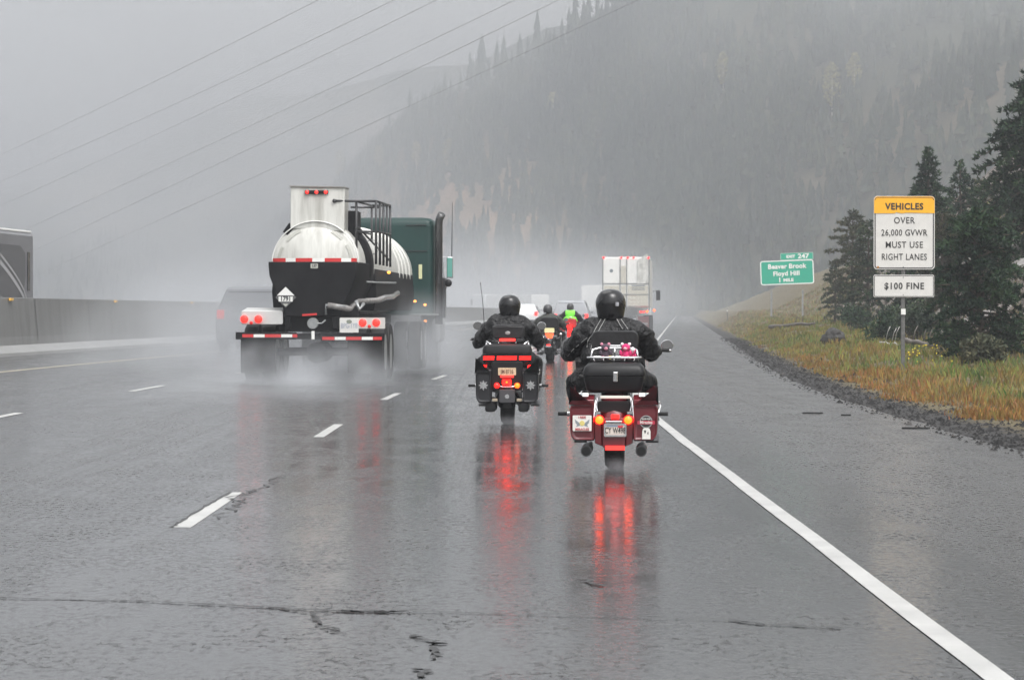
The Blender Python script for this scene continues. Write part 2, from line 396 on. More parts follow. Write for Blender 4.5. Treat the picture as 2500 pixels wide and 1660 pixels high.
def hillpt(s, t):
    a = lerp_list(foot, s); c = lerp_list(crest, s)
    if t <= 1:
        p = a.lerp(c, t); p.z = a.z + (c.z - a.z) * (t ** 1.08)
        n = mn.fractal(Vector((p.x * .012, p.y * .008, 1.7)), 1.0, 2.0, 5)
        p.z += n * 16 * math.sin(math.pi * min(1, t)) ** .7
    else:
        p = c + (c - a) * (t - 1) * 1.2; p.z = c.z - (t - 1) * abs(c.z) * 1.6
    return p
mb = MB(); tt = [i / NT for i in range(NT + 1)] + [1.15, 1.4, 1.8]
mb.add([hillpt((len(crest) - 1) * i / (NS - 1), t) for i in range(NS) for t in tt],
       [(i * len(tt) + j, i * len(tt) + j + 1, (i + 1) * len(tt) + j + 1, (i + 1) * len(tt) + j) for i in range(NS - 1) for j in range(len(tt) - 1)])
M_hill = ramp_mat('hillside_ground', [(.36, (.022, .030, .020)), (.5, (.05, .055, .035)), (.64, (.12, .10, .07)), (.78, (.24, .17, .12))], .018)
hills = mb.build('hills', None, smooth='all'); tag(hills, kind='structure')
M_hill2 = M_hill.copy(); M_hill2.name = 'hillside_with_cutting'; nt = M_hill2.node_tree; b = nt.nodes['Principled BSDF']; lk = b.inputs['Base Color'].links[0].from_socket
at = N(nt, 'ShaderNodeAttribute'); at.attribute_name = 'cut'; mx = N(nt, 'ShaderNodeMixRGB'); mx.inputs[2].default_value = (.42, .27, .17, 1)
nt.links.new(at.outputs['Fac'], mx.inputs[0]); nt.links.new(lk, mx.inputs[1]); nt.links.new(mx.outputs[0], b.inputs['Base Color']); hills.data.materials.append(M_hill2)
at = hills.data.attributes.new('cut', 'FLOAT', 'POINT'); k = 0
for i in range(NS):
    for t in tt:
        s = (len(crest) - 1) * i / (NS - 1); at.data[k].value = min(1, 1.5 * math.exp(-((s - 5.6) / 1.5) ** 2 - ((t - .42) / .26) ** 2)) * (.6 + .8 * mn.noise(Vector((s * 4, t * 6, 2)))); k += 1
# farther slope on the left, almost lost in cloud
mb = MB(); W = 40
cr2 = [PX(-900, 640, 1730), PX(-400, 560, 1740), PX(0, 470, 1750), PX(300, 370, 1760), PX(600, 250, 1780), PX(900, 200, 1800), PX(1150, 140, 1820), PX(1500, 60, 1840), PX(2200, 60, 1860)]
rows = []
for k in range(81):
    s = k / 10; c = lerp_list(cr2, s); f = Vector((c.x * .8, c.y - 250, -5)); bk = Vector((c.x, c.y + 250, -5))
    c.z += 8 * mn.noise(Vector((c.x * .02, 0, 0)))
    rows.append([f.lerp(c, j / 10) for j in range(11)] + [bk])
mb.rings(rows, cap=False, closed=False)
tag(mb.build('mountain', M_hill, smooth='all'), kind='structure')
# ================================================================ materials for things
M_conc = mat('wet_concrete', (.16, .16, .155), rough=.45, noise=.22, nscale=1.4, bump=.3, bscale=30)
streaky(M_conc, (.15, .15, .145), (.055, .055, .05), (2.2, 2.2, .35), amt=1.0)
M_conc_l = mat('pale_concrete', (.24, .24, .235), rough=.35, noise=.15, nscale=1.2)
M_amber = mat('amber_reflector', (.75, .42, .06), rough=.4)
M_galv = mat('galvanised_steel', (.30, .31, .31), rough=.5, metal=.6, noise=.2, nscale=12)
M_steel_post = mat('weathered_post', (.10, .10, .095), rough=.6, noise=.35, nscale=10)
M_black = mat('black_plastic', (.010, .010, .011), rough=.35, noise=.2, nscale=14, spec=.25)
M_black_gloss = mat('black_paint', (.008, .008, .009), rough=.16, coat=.35, spec=.3)
M_rubber = mat('rubber', (.018, .018, .018), rough=.6, bump=.4, bscale=50, spec=.2)
M_chrome = mat('chrome', (.75, .75, .76), rough=.12, metal=1)
M_darkmetal = mat('dark_metal', (.05, .05, .052), rough=.4, metal=.5, noise=.3, nscale=20)
M_maroon = mat('maroon_paint', (.115, .008, .014), rough=.25, coat=.4, noise=.08, nscale=6)
M_white = mat('white_paint', (.78, .78, .75), rough=.3, noise=.04, nscale=3, coat=.3)
M_tank_white = mat('tank_white', (.80, .80, .76), rough=.28, dirt=(.66, .66, .62), nscale=1.3)
streaky(M_tank_white, (.64, .64, .60), (.20, .19, .16), (6, 6, .55), lo=.40, amt=1.1)
M_dirty_black = mat('dirty_black', (.012, .012, .013), rough=.55, dirt=(.004, .004, .005), nscale=2.5, bump=.2, spec=.15)
M_lettering = mat('black_lettering', (.02, .02, .02), rough=.5)
M_signwhite = mat('sign_white', (.62, .61, .585), rough=.4, noise=.05, nscale=5)
M_yellow = mat('sign_yellow', (.85, .42, .015), rough=.4, noise=.05, nscale=4)
M_sign_green = mat('sign_green', (.02, .38, .25), rough=.4, noise=.05, nscale=2)
M_sign_letter = mat('sign_lettering_white', (.85, .87, .84), rough=.4)
M_glass = mat('dark_glass', (.015, .018, .02), rough=.08, spec=.6)
M_skin = mat('skin', (.45, .27, .20), rough=.55)
M_red_lens = mat('red_lens', (.35, .01, .01), rough=.2, emit=(1, .03, .02), estr=.35)
M_red_lit = mat('red_lamp', (.5, .01, .01), rough=.2, emit=(1.0, .006, .004), estr=6)
M_red_truck = mat('truck_red_lamp', (.5, .01, .01), rough=.2, emit=(1.0, .03, .02), estr=2.0)
M_red_soft = mat('red_lamp_soft', (.5, .02, .02), rough=.2, emit=(1.0, .03, .022), estr=2.2)
M_orange_lit = mat('orange_lamp', (.6, .1, .01), rough=.2, emit=(1.0, .055, .003), estr=8)
M_amber_lit = mat('amber_lamp', (.6, .25, .02), rough=.2, emit=(1.0, .33, .06), estr=3)
M_tape_red = mat('red_tape', (.55, .03, .03), rough=.35)
M_tape_white = mat('white_tape', (.75, .75, .72), rough=.35)
M_cloth_black = mat('black_cloth', (.010, .010, .011), rough=.42, noise=.3, nscale=16, bump=1.0, bscale=13, bdist=.07, spec=.32)
M_leather = mat('black_leather', (.016, .016, .017), rough=.38, noise=.3, nscale=22, bump=.3, bscale=45, spec=.28)
M_piping = mat('reflective_piping', (.35, .35, .34), rough=.4)

# ================================================================ median barrier
bar = empty('median_barrier', 'long grey concrete barrier with a pale sloping foot along the left of the road', 'barrier', (0, 0, 0))
mb = MB(); ft = MB(); rows = []; rf = []; jt = MB()
dl = [20 + 2 * i for i in range(40)] + [100 + 6 * i for i in range(70)] + [560, 640, 760, 900, 1100]
for d in dl:
    z0 = zr(-12.6); top = 1.60 - max(0, d - 66) * .0008
    q = lambda u, z: (cx(d) + u, d, z)
    rows.append([q(-12.98, top), q(-12.82, top), q(-12.74, z0 + .42), q(-12.70, z0 + .20), q(-13.1, z0 + .20), q(-13.05, z0 + .42)])
    rf.append([q(-13.10, z0 + .198), q(-12.69, z0 + .23), q(-12.42, z0 + .07), q(-12.40, z0 - .05), q(-13.10, z0 - .05)])
mb.rings(rows); mb.build('wall', M_conc, bar, bevel=.012)
ft.rings(rf); ft.build('foot', M_conc_l, bar)
for k in range(40):
    d = 38 + 6.1 * k; z0 = zr(-12.6)
    jt = MB()
    for (u0, u1, za, zb) in ((-12.78, -12.685, z0 + .24, 1.595 - max(0, d - 66) * .0008),):
        jt.add([(cx(d) - 12.735 + (.02), d, z0 + .25), (cx(d) - 12.735 + .02, d + .05, z0 + .25), (cx(d) - 12.80, d + .05, zb), (cx(d) - 12.80, d, zb)], [(0, 1, 2, 3)])
    jt.build('joint', M_crack, bar)
for k in range(9):
    d = 53.8 + 12.2 * k
    MB().box((cx(d) - 12.775, d, 1.56 - max(0, d - 66) * .0008), (.05, .34, .06)).build('reflector', M_amber, bar)

# ================================================================ power lines
wire_px = [((1700, -522 + 20), (779, 0), (0, 379)), ((1850, -500), (964, 0), (0, 444)), ((1950, -490), (1068, 0), (0, 503)),
           ((2150, -480), (1259, 0), (0, 588)), ((2250, -470), (1366, 0), (0, 650)), ((2400, -430), (1560, 0), (0, 712))]
M_wire = mat('wire', (.16, .16, .16), rough=.6)
place = ['topmost of the six power lines crossing the grey sky', 'second power line from the top, widely spaced above its neighbour', 'third power line down, close under the second one',
         'fourth power line from the top, with a wide gap above it', 'fifth power line down, second from the bottom', 'lowest of the six power lines, running in front of the wooded hillside']
for k, (a, b, c) in enumerate(wire_px):
    A, B, C = PX(*a, 75), PX(*b, 130), PX(*c, 300)
    # smooth curve through the three points (parametrised by 1/d so that it stays evenly bent)
    pts = []
    for i in range(61):
        t = -.0 + i / 60 * 1.15
        iv = 1 / 75 + (1 / 300 - 1 / 75) * t if t <= 1 else None
        if iv is None: dd = 300 + (t - 1) * 900
        else: dd = 1 / iv
        s = (1 / dd - 1 / 75) / (1 / 300 - 1 / 75); sb = (1 / 130 - 1 / 75) / (1 / 300 - 1 / 75)
        def lag(p0, p1, p2): return p0 * (s - sb) * (s - 1) / ((0 - sb) * (0 - 1)) + p1 * s * (s - 1) / (sb * (sb - 1)) + p2 * s * (s - sb) / (1 * (1 - sb))
        pts.append(PX(lag(a[0], b[0], c[0]), lag(a[1], b[1], c[1]), dd))
    o = MB().tube(pts, .009, 6).build('power_line', M_wire, smooth='all'); tag(o, place[k], 'power line', 'power lines across the sky')

# ================================================================ road signs
def lettering(lines, parent, m, size, y, sx=.8, bold=.004, sp=1.1):
    for s, x, z, h in lines: text_mesh(s, h * 1.38, m, 'lettering', parent, (x, y, z), bold, sx=sx, spacing=sp)
D = 55.0; ppm = F_ / D
S = empty('regulatory_sign', 'white and orange roadside sign about vehicles over 26,000 GVWR, with $100 FINE plate', 'road sign', (PX(2206, 0, D).x, D, .02), R(2))
x0 = (2133 - 2206) / ppm; x1 = (2283 - 2206) / ppm; zt = 1.30 + (756 - 479) / ppm; zb = 1.30 + (756 - 658) / ppm
W, Hh = x1 - x0, zt - zb; xm = (x0 + x1) / 2
MB().prism(rrect(W, Hh, .07, 5, xm, (zt + zb) / 2), .0, .012).build('panel', M_signwhite, S, bevel=.002)
def ring_outline(w, h, r, t, cx_, cz_, y, parent, m, name, z_lo=None, z_hi=None):
    a = rrect(w, h, r, 5, cx_, cz_); b = rrect(w - 2 * t, h - 2 * t, max(r - t, .005), 5, cx_, cz_); n = len(a)
    fs = []
    for i in range(n):
        j = (i + 1) % n
        mz = (a[i][1] + a[j][1]) / 2
        if z_lo is not None and mz < z_lo: continue
        fs.append((i, j, n + j, n + i))
    mb = MB(); mb.add([(p[0], y, p[1]) for p in a] + [(p[0], y, p[1]) for p in b], fs); return mb.build(name, m, parent)
ring_outline(W - .035, Hh - .035, .06, .02, xm, (zt + zb) / 2, -.0035, S, M_lettering, 'border')
yz0 = zt - Hh * .235
pts = [(x0 + .006, yz0), (xm - .18, yz0 + .0), (xm - .16, yz0 + .02), (xm - .05, yz0 - .0), (xm + .05, yz0 + .012), (x1 - .006, yz0 + .002)] + [(x1 - .006, zt - .07), (x1 - .03, zt - .02), (x1 - .07, zt - .006), (x0 + .07, zt - .006), (x0 + .03, zt - .02), (x0 + .006, zt - .07)]
MB().prism(pts, -.010, -.006).build('orange_band', M_yellow, S)
# border line over the band
ring_outline(W - .035, (zt - yz0) * 2, .06, .016, xm, yz0 - .0175, -.0125, S, mat('orange_dark_line', (.25, .10, .01)), 'band_border', z_lo=yz0 + .0)
def zpx(y): return 1.30 + (756 - y) / ppm
lettering([('VEHICLES', xm, zpx(505), .125)], S, M_lettering, 0, -.013, sx=.93, bold=.006)
for s_, yy, sx in (('OVER', 539, .88), ('26,000 GVWR', 569, .80), ('MUST USE', 598.5, .88), ('RIGHT LANES', 628, .78)):
    lettering([(s_, xm, zpx(yy), .125)], S, M_lettering, 0, -.003, sx=sx, bold=.0015, sp=1.10)
zt2, zb2 = zpx(671), zpx(726); W2 = (2281 - 2132) / ppm
MB().prism(rrect(W2, zt2 - zb2, .03, 4, xm - .005, (zt2 + zb2) / 2), .0, .012).build('plate', M_signwhite, S, bevel=.002)
ring_outline(W2 - .02, zt2 - zb2 - .02, .03, .012, xm - .005, (zt2 + zb2) / 2, -.0035, S, M_lettering, 'border')
lettering([('$100 FINE', xm, zpx(699), .125)], S, M_lettering, 0, -.003, sx=.92, bold=.004, sp=1.14)
p = MB(); p.box((.0, .035, 1.55), (.075, .035, 3.1)); p.build('post', M_steel_post, S, bevel=.006)
MB().box((0, .0, 1.28 - .02), (.085, .03, .11)).build('white_marker', M_tape_white, S)
for zz in (zb + .05, zt2 - .05, zb2 + .05): MB().lathe([(.012, -.006), (.012, .002)], (0, 0, zz), 'Y', 8).build('bolt', M_galv, S)
MB().lathe([(.02, -.0045), (.018, -.004)], (x0 + .085, 0, zb + .045), 'Y', 9, sx=1.2).build('rust_spot', mat('rust', (.45, .20, .05), rough=.8), S)

D = 158.0; ppm = F_ / D
G_ = empty('exit_sign', 'green highway exit sign reading Beaver Brook Floyd Hill, 1 mile, on two posts', 'road sign', (PX(1922, 0, D).x, D, 0), R(-3))
def q(x): return (x - 1922) / ppm
def qz(y): return 1.32 + (756 - y) / ppm
SL = -.0386
shear = Matrix(((1, 0, 0, 0), (0, 1, 0, 0), (0.035, 0, 1, 0), (0, 0, 0, 1)))   # the sign stands tilted, right end up
tilt = R(-2.0)
def tl(o):
    o.rotation_euler = (0, -R(2.1), 0); c = Vector((q(1922), 0, qz(665))); m = Euler((0, -R(2.1), 0)).to_matrix(); o.location = c - m @ c; return o
W, Hh = 130 / ppm, 59 / ppm
tl(MB().prism(rrect(W, Hh, .14, 5, 0, qz(665)), 0, .03).build('panel', M_sign_green, G_))
tl(ring_outline(W, Hh, .14, .055, 0, qz(665), -.006, G_, M_sign_letter, 'border'))
wt = 80 / ppm; ht = 17.5 / ppm; xt = W / 2 - wt / 2; ztab = qz(665) + Hh / 2 + ht / 2 + .004
tl(MB().prism(rrect(wt, ht, .05, 4, xt, ztab), 0, .03).build('exit_tab', M_sign_green, G_))
tl(ring_outline(wt, ht, .05, .035, xt, ztab, -.006, G_, mat('pale_green_border', (.35, .55, .46)), 'tab_border'))
for s_, x, z, h, sx in (('Beaver Brook', 0, qz(650.5), .265, .98), ('Floyd Hill', -.04, qz(668), .25, 1.05), ('1', -.42, qz(683.5), .26, 1), ('MILE', .06, qz(684), .17, 1.15), ('EXIT', xt - .34, ztab - .01, .15, 1.1), ('247', xt + .36, ztab - .01, .25, 1.15)):
    tl(text_mesh(s_, h * 1.38, M_sign_letter, 'lettering', G_, (x, -.012, z), .012, sx=sx, spacing=1.05))
for x in (1884, 1960):
    MB().box((q(x), .07, .9), (.10, .06, 3.0)).build('post', M_galv, G_)

# small roadside delineator
D = 205; P = PX(1776, 0, D)
dp = empty('delineator_post', 'thin dark marker post standing alone in the grass left of the green sign', 'marker post', (P.x, D, zground(P.x - cx(D), D) - .1))
MB().box((0, 0, .55), (.07, .03, 1.15)).build('post', M_steel_post, dp, bevel=.005)
MB().box((0, -.02, 1.0), (.065, .01, .14)).build('reflector', M_tape_white, dp)
# ================================================================ people
def skin_mesh(name, joints, edges, m, parent, sub=2, root=0, wr=0.0, wscale=.12):
    """one continuous surface grown round connected joints: joints = [(x,y,z,rx,ry)]"""
    me = bpy.data.meshes.new(name); me.from_pydata([j[:3] for j in joints], edges, []); me.materials.append(m)
    o = bpy.data.objects.new(name, me); col.objects.link(o)
    if parent: o.parent = parent
    sk = o.modifiers.new('skin', 'SKIN'); sk.use_smooth_shade = True; sk.branch_smoothing = .6
    sv = me.skin_vertices[0].data
    for i, j in enumerate(joints): sv[i].radius = (j[3], j[4] if len(j) > 4 else j[3]); sv[i].use_root = (i == root)
    s = o.modifiers.new('sub', 'SUBSURF'); s.levels = sub; s.render_levels = sub
    if wr:
        t = bpy.data.textures.get('folds') or bpy.data.textures.new('folds', 'CLOUDS'); t.noise_scale = wscale
        dm = o.modifiers.new('folds', 'DISPLACE'); dm.texture = t; dm.strength = wr; dm.mid_level = .5; dm.texture_coords = 'LOCAL'
    return o

def hand(name, parent, side, grip, m):
    """gloved hand closed round a grip that runs sideways; grip = (x,y,z) of its middle"""
    gx, gy, gz = grip
    J = [(gx - side * .00, gy - .075, gz + .012, .030, .022), (gx, gy - .035, gz + .028, .042, .018)]; E = [(0, 1)]
    for k, (off, ln) in enumerate(((-.034, .92), (-.011, 1.0), (.012, .95), (.034, .78))):
        b = len(J)
        J += [(gx + off, gy - .004, gz + .034, .0125, .011), (gx + off, gy + .026 * ln, gz + .020, .0105, .010), (gx + off, gy + .028 * ln, gz - .010, .010, .009), (gx + off, gy + .008, gz - .026 * ln, .009, .008)]
        E += [(1, b), (b, b + 1), (b + 1, b + 2), (b + 2, b + 3)]
    b = len(J)
    J += [(gx - side * .045, gy - .045, gz + .005, .015, .013), (gx - side * .052, gy - .015, gz - .016, .0125, .011), (gx - side * .040, gy + .006, gz - .024, .011, .009)]
    E += [(0, b), (b, b + 1), (b + 1, b + 2)]
    return skin_mesh(name, J, E, m, parent, sub=1, root=1)

def rider(label, loc, rz, S=1.0, wide=1.0, jacket=None, trousers=None, helmet='full', hm=None, elbow=.40, group=None, grip=(.385, 1.14, .965), lean=0.0, head=(0, .66, 1.375), sh=1.17):
    jacket = jacket or M_cloth_black; trousers = trousers or M_cloth_black; hm = hm or M_black_gloss
    p = empty('person', label, 'person', loc, rz, group)
    g = grip; hx, hy, hz = head
    kn = (.335, 1.12, .70); ft = (.31, 1.02, .32); w = wide
    def sk(k=1.0, m=1.0):
        J = [(0, .60, .80, .17 * w * k, .13 * k), (0, .575, .95, .19 * w * k, .135 * k), (0, .585, 1.07, .19 * w * k, .13 * k), (0, .62, sh + .01, .155 * w * k, .105 * k), (hx * .6, hy - .02, sh + .11, .070 * k, .07 * k), (hx, hy, hz - .03, .078, .09), (hx, hy, hz + .04, .080, .095), (hx, hy, hz + .09, .05, .06)]
        E = [(0, 1), (1, 2), (2, 3), (3, 4), (4, 5), (5, 6), (6, 7)]
        for s in (-1, 1):
            b = len(J); J += [(s * .195 * w, .62, sh - .025, .112 * k, .10 * k), (s * elbow, .80, (sh + g[2]) / 2 - .125, .084 * k, .086 * k), (s * g[0], g[1] - .09, g[2] + .005, .045 * k, .040 * k), (s * g[0], g[1] - .03, g[2] + .02, .036 * k, .025 * k)]; E += [(3, b), (b, b + 1), (b + 1, b + 2), (b + 2, b + 3)]
            b = len(J); J += [(s * .13, .70, .77, .105 * k, .10 * k), (s * kn[0], kn[1], kn[2], .072 * k, .072 * k), (s * ft[0], ft[1], ft[2], .047 * k, .05 * k), (s * ft[0], ft[1] + .16, ft[2] - .03, .036 * k, .03 * k)]; E += [(0, b), (b, b + 1), (b + 1, b + 2), (b + 2, b + 3)]
        return J, E
    J, E = sk(.50); skin_mesh('body', J, E, M_skin, p)
    J, E = sk(1.10)
    # jacket: torso and arms
    keep = [0, 1, 2, 3, 4, 8, 9, 10, 16, 17, 18]; mp = {k: i for i, k in enumerate(keep)}
    JJ = [list(J[k]) for k in keep]; JJ[mp[4]][0] = hx * .8; JJ[mp[4]][2] = hz - .115; JJ[mp[4]][3] = .100; JJ[mp[4]][4] = .105
    jk = skin_mesh('jacket', [tuple(j) for j in JJ], [(mp[a], mp[b]) for a, b in E if a in mp and b in mp], jacket, p, wr=.085, wscale=.075, sub=3 if S > .9 else 2)
    keep = [0, 12, 13, 14, 20, 21, 22]; mp = {k: i for i, k in enumerate(keep)}
    JJ = [list(J[k]) for k in keep]; JJ[0][3] *= .96; JJ[0][2] -= .02
    skin_mesh('trousers', [tuple(j) for j in JJ], [(mp[a], mp[b]) for a, b in E if a in mp and b in mp], trousers, p, wr=.06, wscale=.09)
    for s in (-1, 1):
        hand('glove', p, s, (s * g[0], g[1], g[2]), M_leather)
        skin_mesh('boot', [(s * ft[0], ft[1], ft[2] + .08, .060), (s * ft[0], ft[1] - .01, ft[2] - .02, .052), (s * ft[0], ft[1] - .04, ft[2] - .055, .040), (s * ft[0], ft[1] + .11, ft[2] - .05, .042, .036), (s * ft[0], ft[1] + .21, ft[2] - .058, .036, .026)], [(0, 1), (1, 2), (1, 3), (3, 4)], M_leather, p, sub=1)
    # face on the head inside the helmet
    fc = MB(); fc.ball((hx, hy + .095, hz - .005), (.014, .02, .022), 8, 6)
    fc.build('nose', M_skin, p, smooth='all')
    for s in (-1, 1): MB().ball((hx + s * .032, hy + .082, hz + .025), (.014, .01, .009), 8, 6).build('eye', M_tape_white, p, smooth='all')
    if helmet == 'full':
        prof = [(.075, -.132), (.100, -.130), (.112, -.10), (.120, -.06), (.127, -.01), (.128, .035), (.118, .080), (.095, .114), (.060, .134), (.02, .142)]
        h = MB(); h.lathe(prof, (hx, hy + .005, hz + .0), 'Z', 32, 1.0, 1.14); ho = h.build('helmet', hm, p, smooth='all', sub=1)
        MB().lathe([(.1305, -.015), (.1315, .03), (.125, .065)], (hx, hy + .025, hz), 'Z', 32, .99, 1.05).build('visor', M_glass, ho, smooth='all')
        if wide > 1.2: MB().prism(rrect(.028, .034, .004, 2, hx + .058, hz + .012), hy - .136, hy - .128).build('sticker', mat('helmet_sticker', (.28, .28, .30), noise=.5, nscale=60), ho)
        for s in (-1, 1):
            vz = MB(); pts = []
            for k in range(8):
                a = k / 7; ang = R(200 + 60 * a) if s < 0 else R(340 - 60 * a)
                zz = .085 - .11 * (1 - a) ** 1.5 if True else 0
                rr = .13 * math.cos(math.asin(max(-1, min(1, zz / .15))))
                pts.append((hx + rr * math.cos(ang) * 1.0, hy + .005 + rr * 1.14 * math.sin(ang), hz + zz))
            vz.tube(pts, .0025, 5).build('shell_seam', M_darkmetal, ho)
    else:
        prof = [(.100, -.085), (.112, -.080), (.122, -.035), (.126, .0), (.124, .04), (.112, .08), (.088, .112), (.055, .130), (.015, .137)]
        h = MB(); h.lathe(prof, (hx, hy + .0, hz), 'Z', 28, .94, 1.14); ho = h.build('helmet', hm, p, smooth='all', sub=1)
        MB().tube([(hx + .105 * math.cos(R(a)), hy + .13 * math.sin(R(a)), hz - .045 - .03 * math.sin(R(a))) for a in range(180, 361, 20)], .007, 6).build('chin_strap', M_leather, ho)
    return p, jk, ho

def project(obj, pts, off=.004):
    dg = bpy.context.evaluated_depsgraph_get(); dg.update(); ev = obj.evaluated_get(dg); out = []
    for x, z in pts:
        ok, loc, nor, idx = ev.ray_cast(Vector((x, -2, z)), Vector((0, 1, 0)))
        if ok: out.append(loc + Vector((0, -off, 0)))
    return out

# ================================================================ motorcycles (origin on the road under the rear wheel, nose towards +Y)
def wheel(parent, y, r, w, name='wheel', n=32):
    prof = [(r * .62, -w * .36), (r * .80, -w * .47), (r * .93, -w * .44), (r * .985, -w * .30), (r, -w * .12), (r, w * .12), (r * .985, w * .30), (r * .93, w * .44), (r * .80, w * .47), (r * .62, w * .36)]
    t = MB().lathe(prof, (0, y, r), 'X', 40).build(name, M_rubber, parent, smooth='all')
    rim = MB(); rim.lathe([(r * .64, -w * .34), (r * .60, -w * .30), (r * .56, 0), (r * .60, w * .30), (r * .64, w * .34), (r * .56, .0)], (0, y, r), 'X', 32)
    for k in range(9):
        a = 2 * math.pi * k / 9; rim.tube([(0, y + .04 * math.cos(a), r + .04 * math.sin(a)), (0, y + r * .58 * math.cos(a), r + r * .58 * math.sin(a))], .012, 6)
    rim.lathe([(.05, -.05), (.05, .05)], (0, y, r), 'X', 12); rim.build('rim', M_chrome, t, smooth=True)
    return t

def tread(parent, r, w):
    g = MB()
    for k in range(-9, 18):
        a = R(k * 7.5 - 60)
        for s in (-1, 1):
            p0 = Vector((s * .012, -(r + .0015) * math.cos(a), r + (r + .0015) * math.sin(a))); a2 = a + R(4)
            p1 = Vector((s * w * .33, -(r * .975) * math.cos(a2), r + (r * .975) * math.sin(a2)))
            g.tube([p0, p1], .0035, 4)
    g.build('tread', M_black, parent)

def touring_bike(name, label, loc, rz, paint, bagmat, cfg):
    b = empty(name, label, 'motorcycle', loc, rz)
    r = .325; tw = .175
    t = wheel(b, 0, r, tw); tread(t, r, tw)
    wheel(b, 1.63, .305, .12)
    fk = MB()
    for s in (-1, 1): fk.tube([(s * .11, 1.63, .305), (s * .11, 1.36, .93)], .024, 10)
    fk.build('fork', M_chrome, b, smooth='all')
    # front fender
    pr = []
    for k in range(10):
        a = R(10 + 17 * k); pr.append([(x, 1.63 + (.335 - abs(x) * .25) * math.cos(a), .305 + (.335 - abs(x) * .25) * math.sin(a)) for x in (-.075, -.05, 0, .05, .075)])
    MB().rings(pr, cap=False, closed=False).build('front_fender', paint, b, smooth='all')
    # engine, frame, tank, seat
    en = MB()
    for s, yy, ang in ((-1, .72, 22), (1, .98, -22)):
        m = Euler((R(ang), 0, 0)).to_matrix()
        for k in range(9):
            c = Vector((0, .85, .38)) + m @ Vector((0, 0, .05 + .03 * k)); en.lathe([(.085, -.008), (.085, .008)], c, 'Z', 12)
    en.box((0, .85, .30), (.26, .42, .20)); en.lathe([(.11, -.16), (.12, -.10), (.12, .10), (.11, .16)], (0, .72, .32), 'X', 20); en.build('engine', M_darkmetal, b, smooth=True)
    fr = MB()
    for s in (-1, 1): fr.tube([(s * .10, .0, .34), (s * .13, .30, .30), (s * .12, .6, .20), (s * .12, 1.15, .20), (s * .07, 1.32, .80)], .018, 8)
    fr.tube([(0, 1.33, .85), (0, .6, .66), (0, .1, .62)], .02, 8); fr.build('frame', M_black_gloss, b, smooth='all')
    tk = MB(); tk.rings([[(x * k * .165, yv, .80 + z * k * .12) for x, z in [(math.cos(2 * math.pi * j / 20), math.sin(2 * math.pi * j / 20)) for j in range(20)]] for yv, k in ((.80, .35), (.86, .8), (1.0, 1.0), (1.12, .95), (1.22, .55))]); tk.build('fuel_tank', paint, b, smooth='all')
    st = MB(); st.rings([[(x * w * .5, yv, zc + z * h * .5) for x, z in [(math.copysign(abs(math.cos(2 * math.pi * j / 20)) ** .6, math.cos(2 * math.pi * j / 20)), math.copysign(abs(math.sin(2 * math.pi * j / 20)) ** .6, math.sin(2 * math.pi * j / 20))) for j in range(20)]] for yv, w, h, zc in ((.02, .28, .10, .72), (.10, .36, .14, .73), (.34, .36, .12, .73), (.45, .40, .13, .68), (.70, .38, .12, .67), (.82, .20, .08, .71))]); st.build('seat', M_leather, b, smooth='all')
    # fairing and windscreen far in front of the rider
    fa = MB(); fa.rings([[(x * w * .5, yv, zc + z * h * .5) for x, z in [(math.copysign(abs(math.cos(2 * math.pi * j / 24)) ** .7, math.cos(2 * math.pi * j / 24)), math.sin(2 * math.pi * j / 24)) for j in range(24)]] for yv, w, h, zc in ((1.28, .54, .26, .98), (1.36, .58, .30, .97), (1.50, .44, .26, .95), (1.58, .20, .14, .94))]); fa.build('fairing', paint, b, smooth='all')
    MB().rings([[(x, 1.36 - .10 * k / 5 + .25 * x * x * -1, 1.10 + .012 * k) for x in [(-.22 + .04 * k / 5) + i * (.48 - .08 * k / 5) / 8 for i in range(9)]] for k in range(6)], cap=False, closed=False).build('windscreen', M_glass, b, smooth='all')
    # handlebar, grips, levers
    g = cfg.get('grip', (.385, 1.14, .965)); hb = MB()
    hb.tube([(-g[0] - .09, g[1] - .015, g[2] - .002), (-g[0] + .05, g[1] + .01, g[2] + .004), (-.22, 1.27, 1.02), (-.10, 1.30, .98), (.10, 1.30, .98), (.22, 1.27, 1.02), (g[0] - .05, g[1] + .01, g[2] + .004), (g[0] + .09, g[1] - .015, g[2] - .002)], .0125, 10)
    hb.build('handlebar', M_chrome, b, smooth='all')
    for s in (-1, 1):
        MB().tube([(s * (g[0] - .055), g[1] + .005, g[2] + .003), (s * (g[0] + .075), g[1] - .01, g[2])], .0165, 10).build('grip', M_rubber, b, smooth='all')
        lv = MB(); lv.tube([(s * (g[0] - .07), g[1] + .03, g[2]), (s * (g[0] - .03), g[1] + .065, g[2] + .002), (s * (g[0] + .09), g[1] + .06, g[2] - .004)], .006, 6); lv.build('lever', M_chrome, b)
        # mirrors
        mx, mz = cfg['mirror'][0], cfg['mirror'][1]
        mi = MB(); pr_ = [(.3, -.038), (.75, -.030), (.98, -.012), (1.0, .0), (.97, .004)]
        mi.lathe([(q_ * .048, h_) for q_, h_ in pr_], (s * mx, g[1] + .11, mz), 'Y', 24, 1.15 * 1, 1.0)
        mo = mi.build('mirror', M_black_gloss if s < 0 or not cfg.get('chrome_mirror') else M_chrome, b, smooth='all')
        MB().lathe([(.043, .0), (.043, -.004)], (s * mx, g[1] + .074, mz), 'Y', 24, 1.15, 1.0).build('mirror_glass', mat('mirror_glass', (.8, .8, .8), rough=.05, metal=1), mo)
        MB().tube([(s * (mx - .02), g[1] + .10, mz - .05), (s * (g[0] - .04), g[1] + .03, g[2] + .01)], .006, 6).build('mirror_stalk', M_chrome, mo)
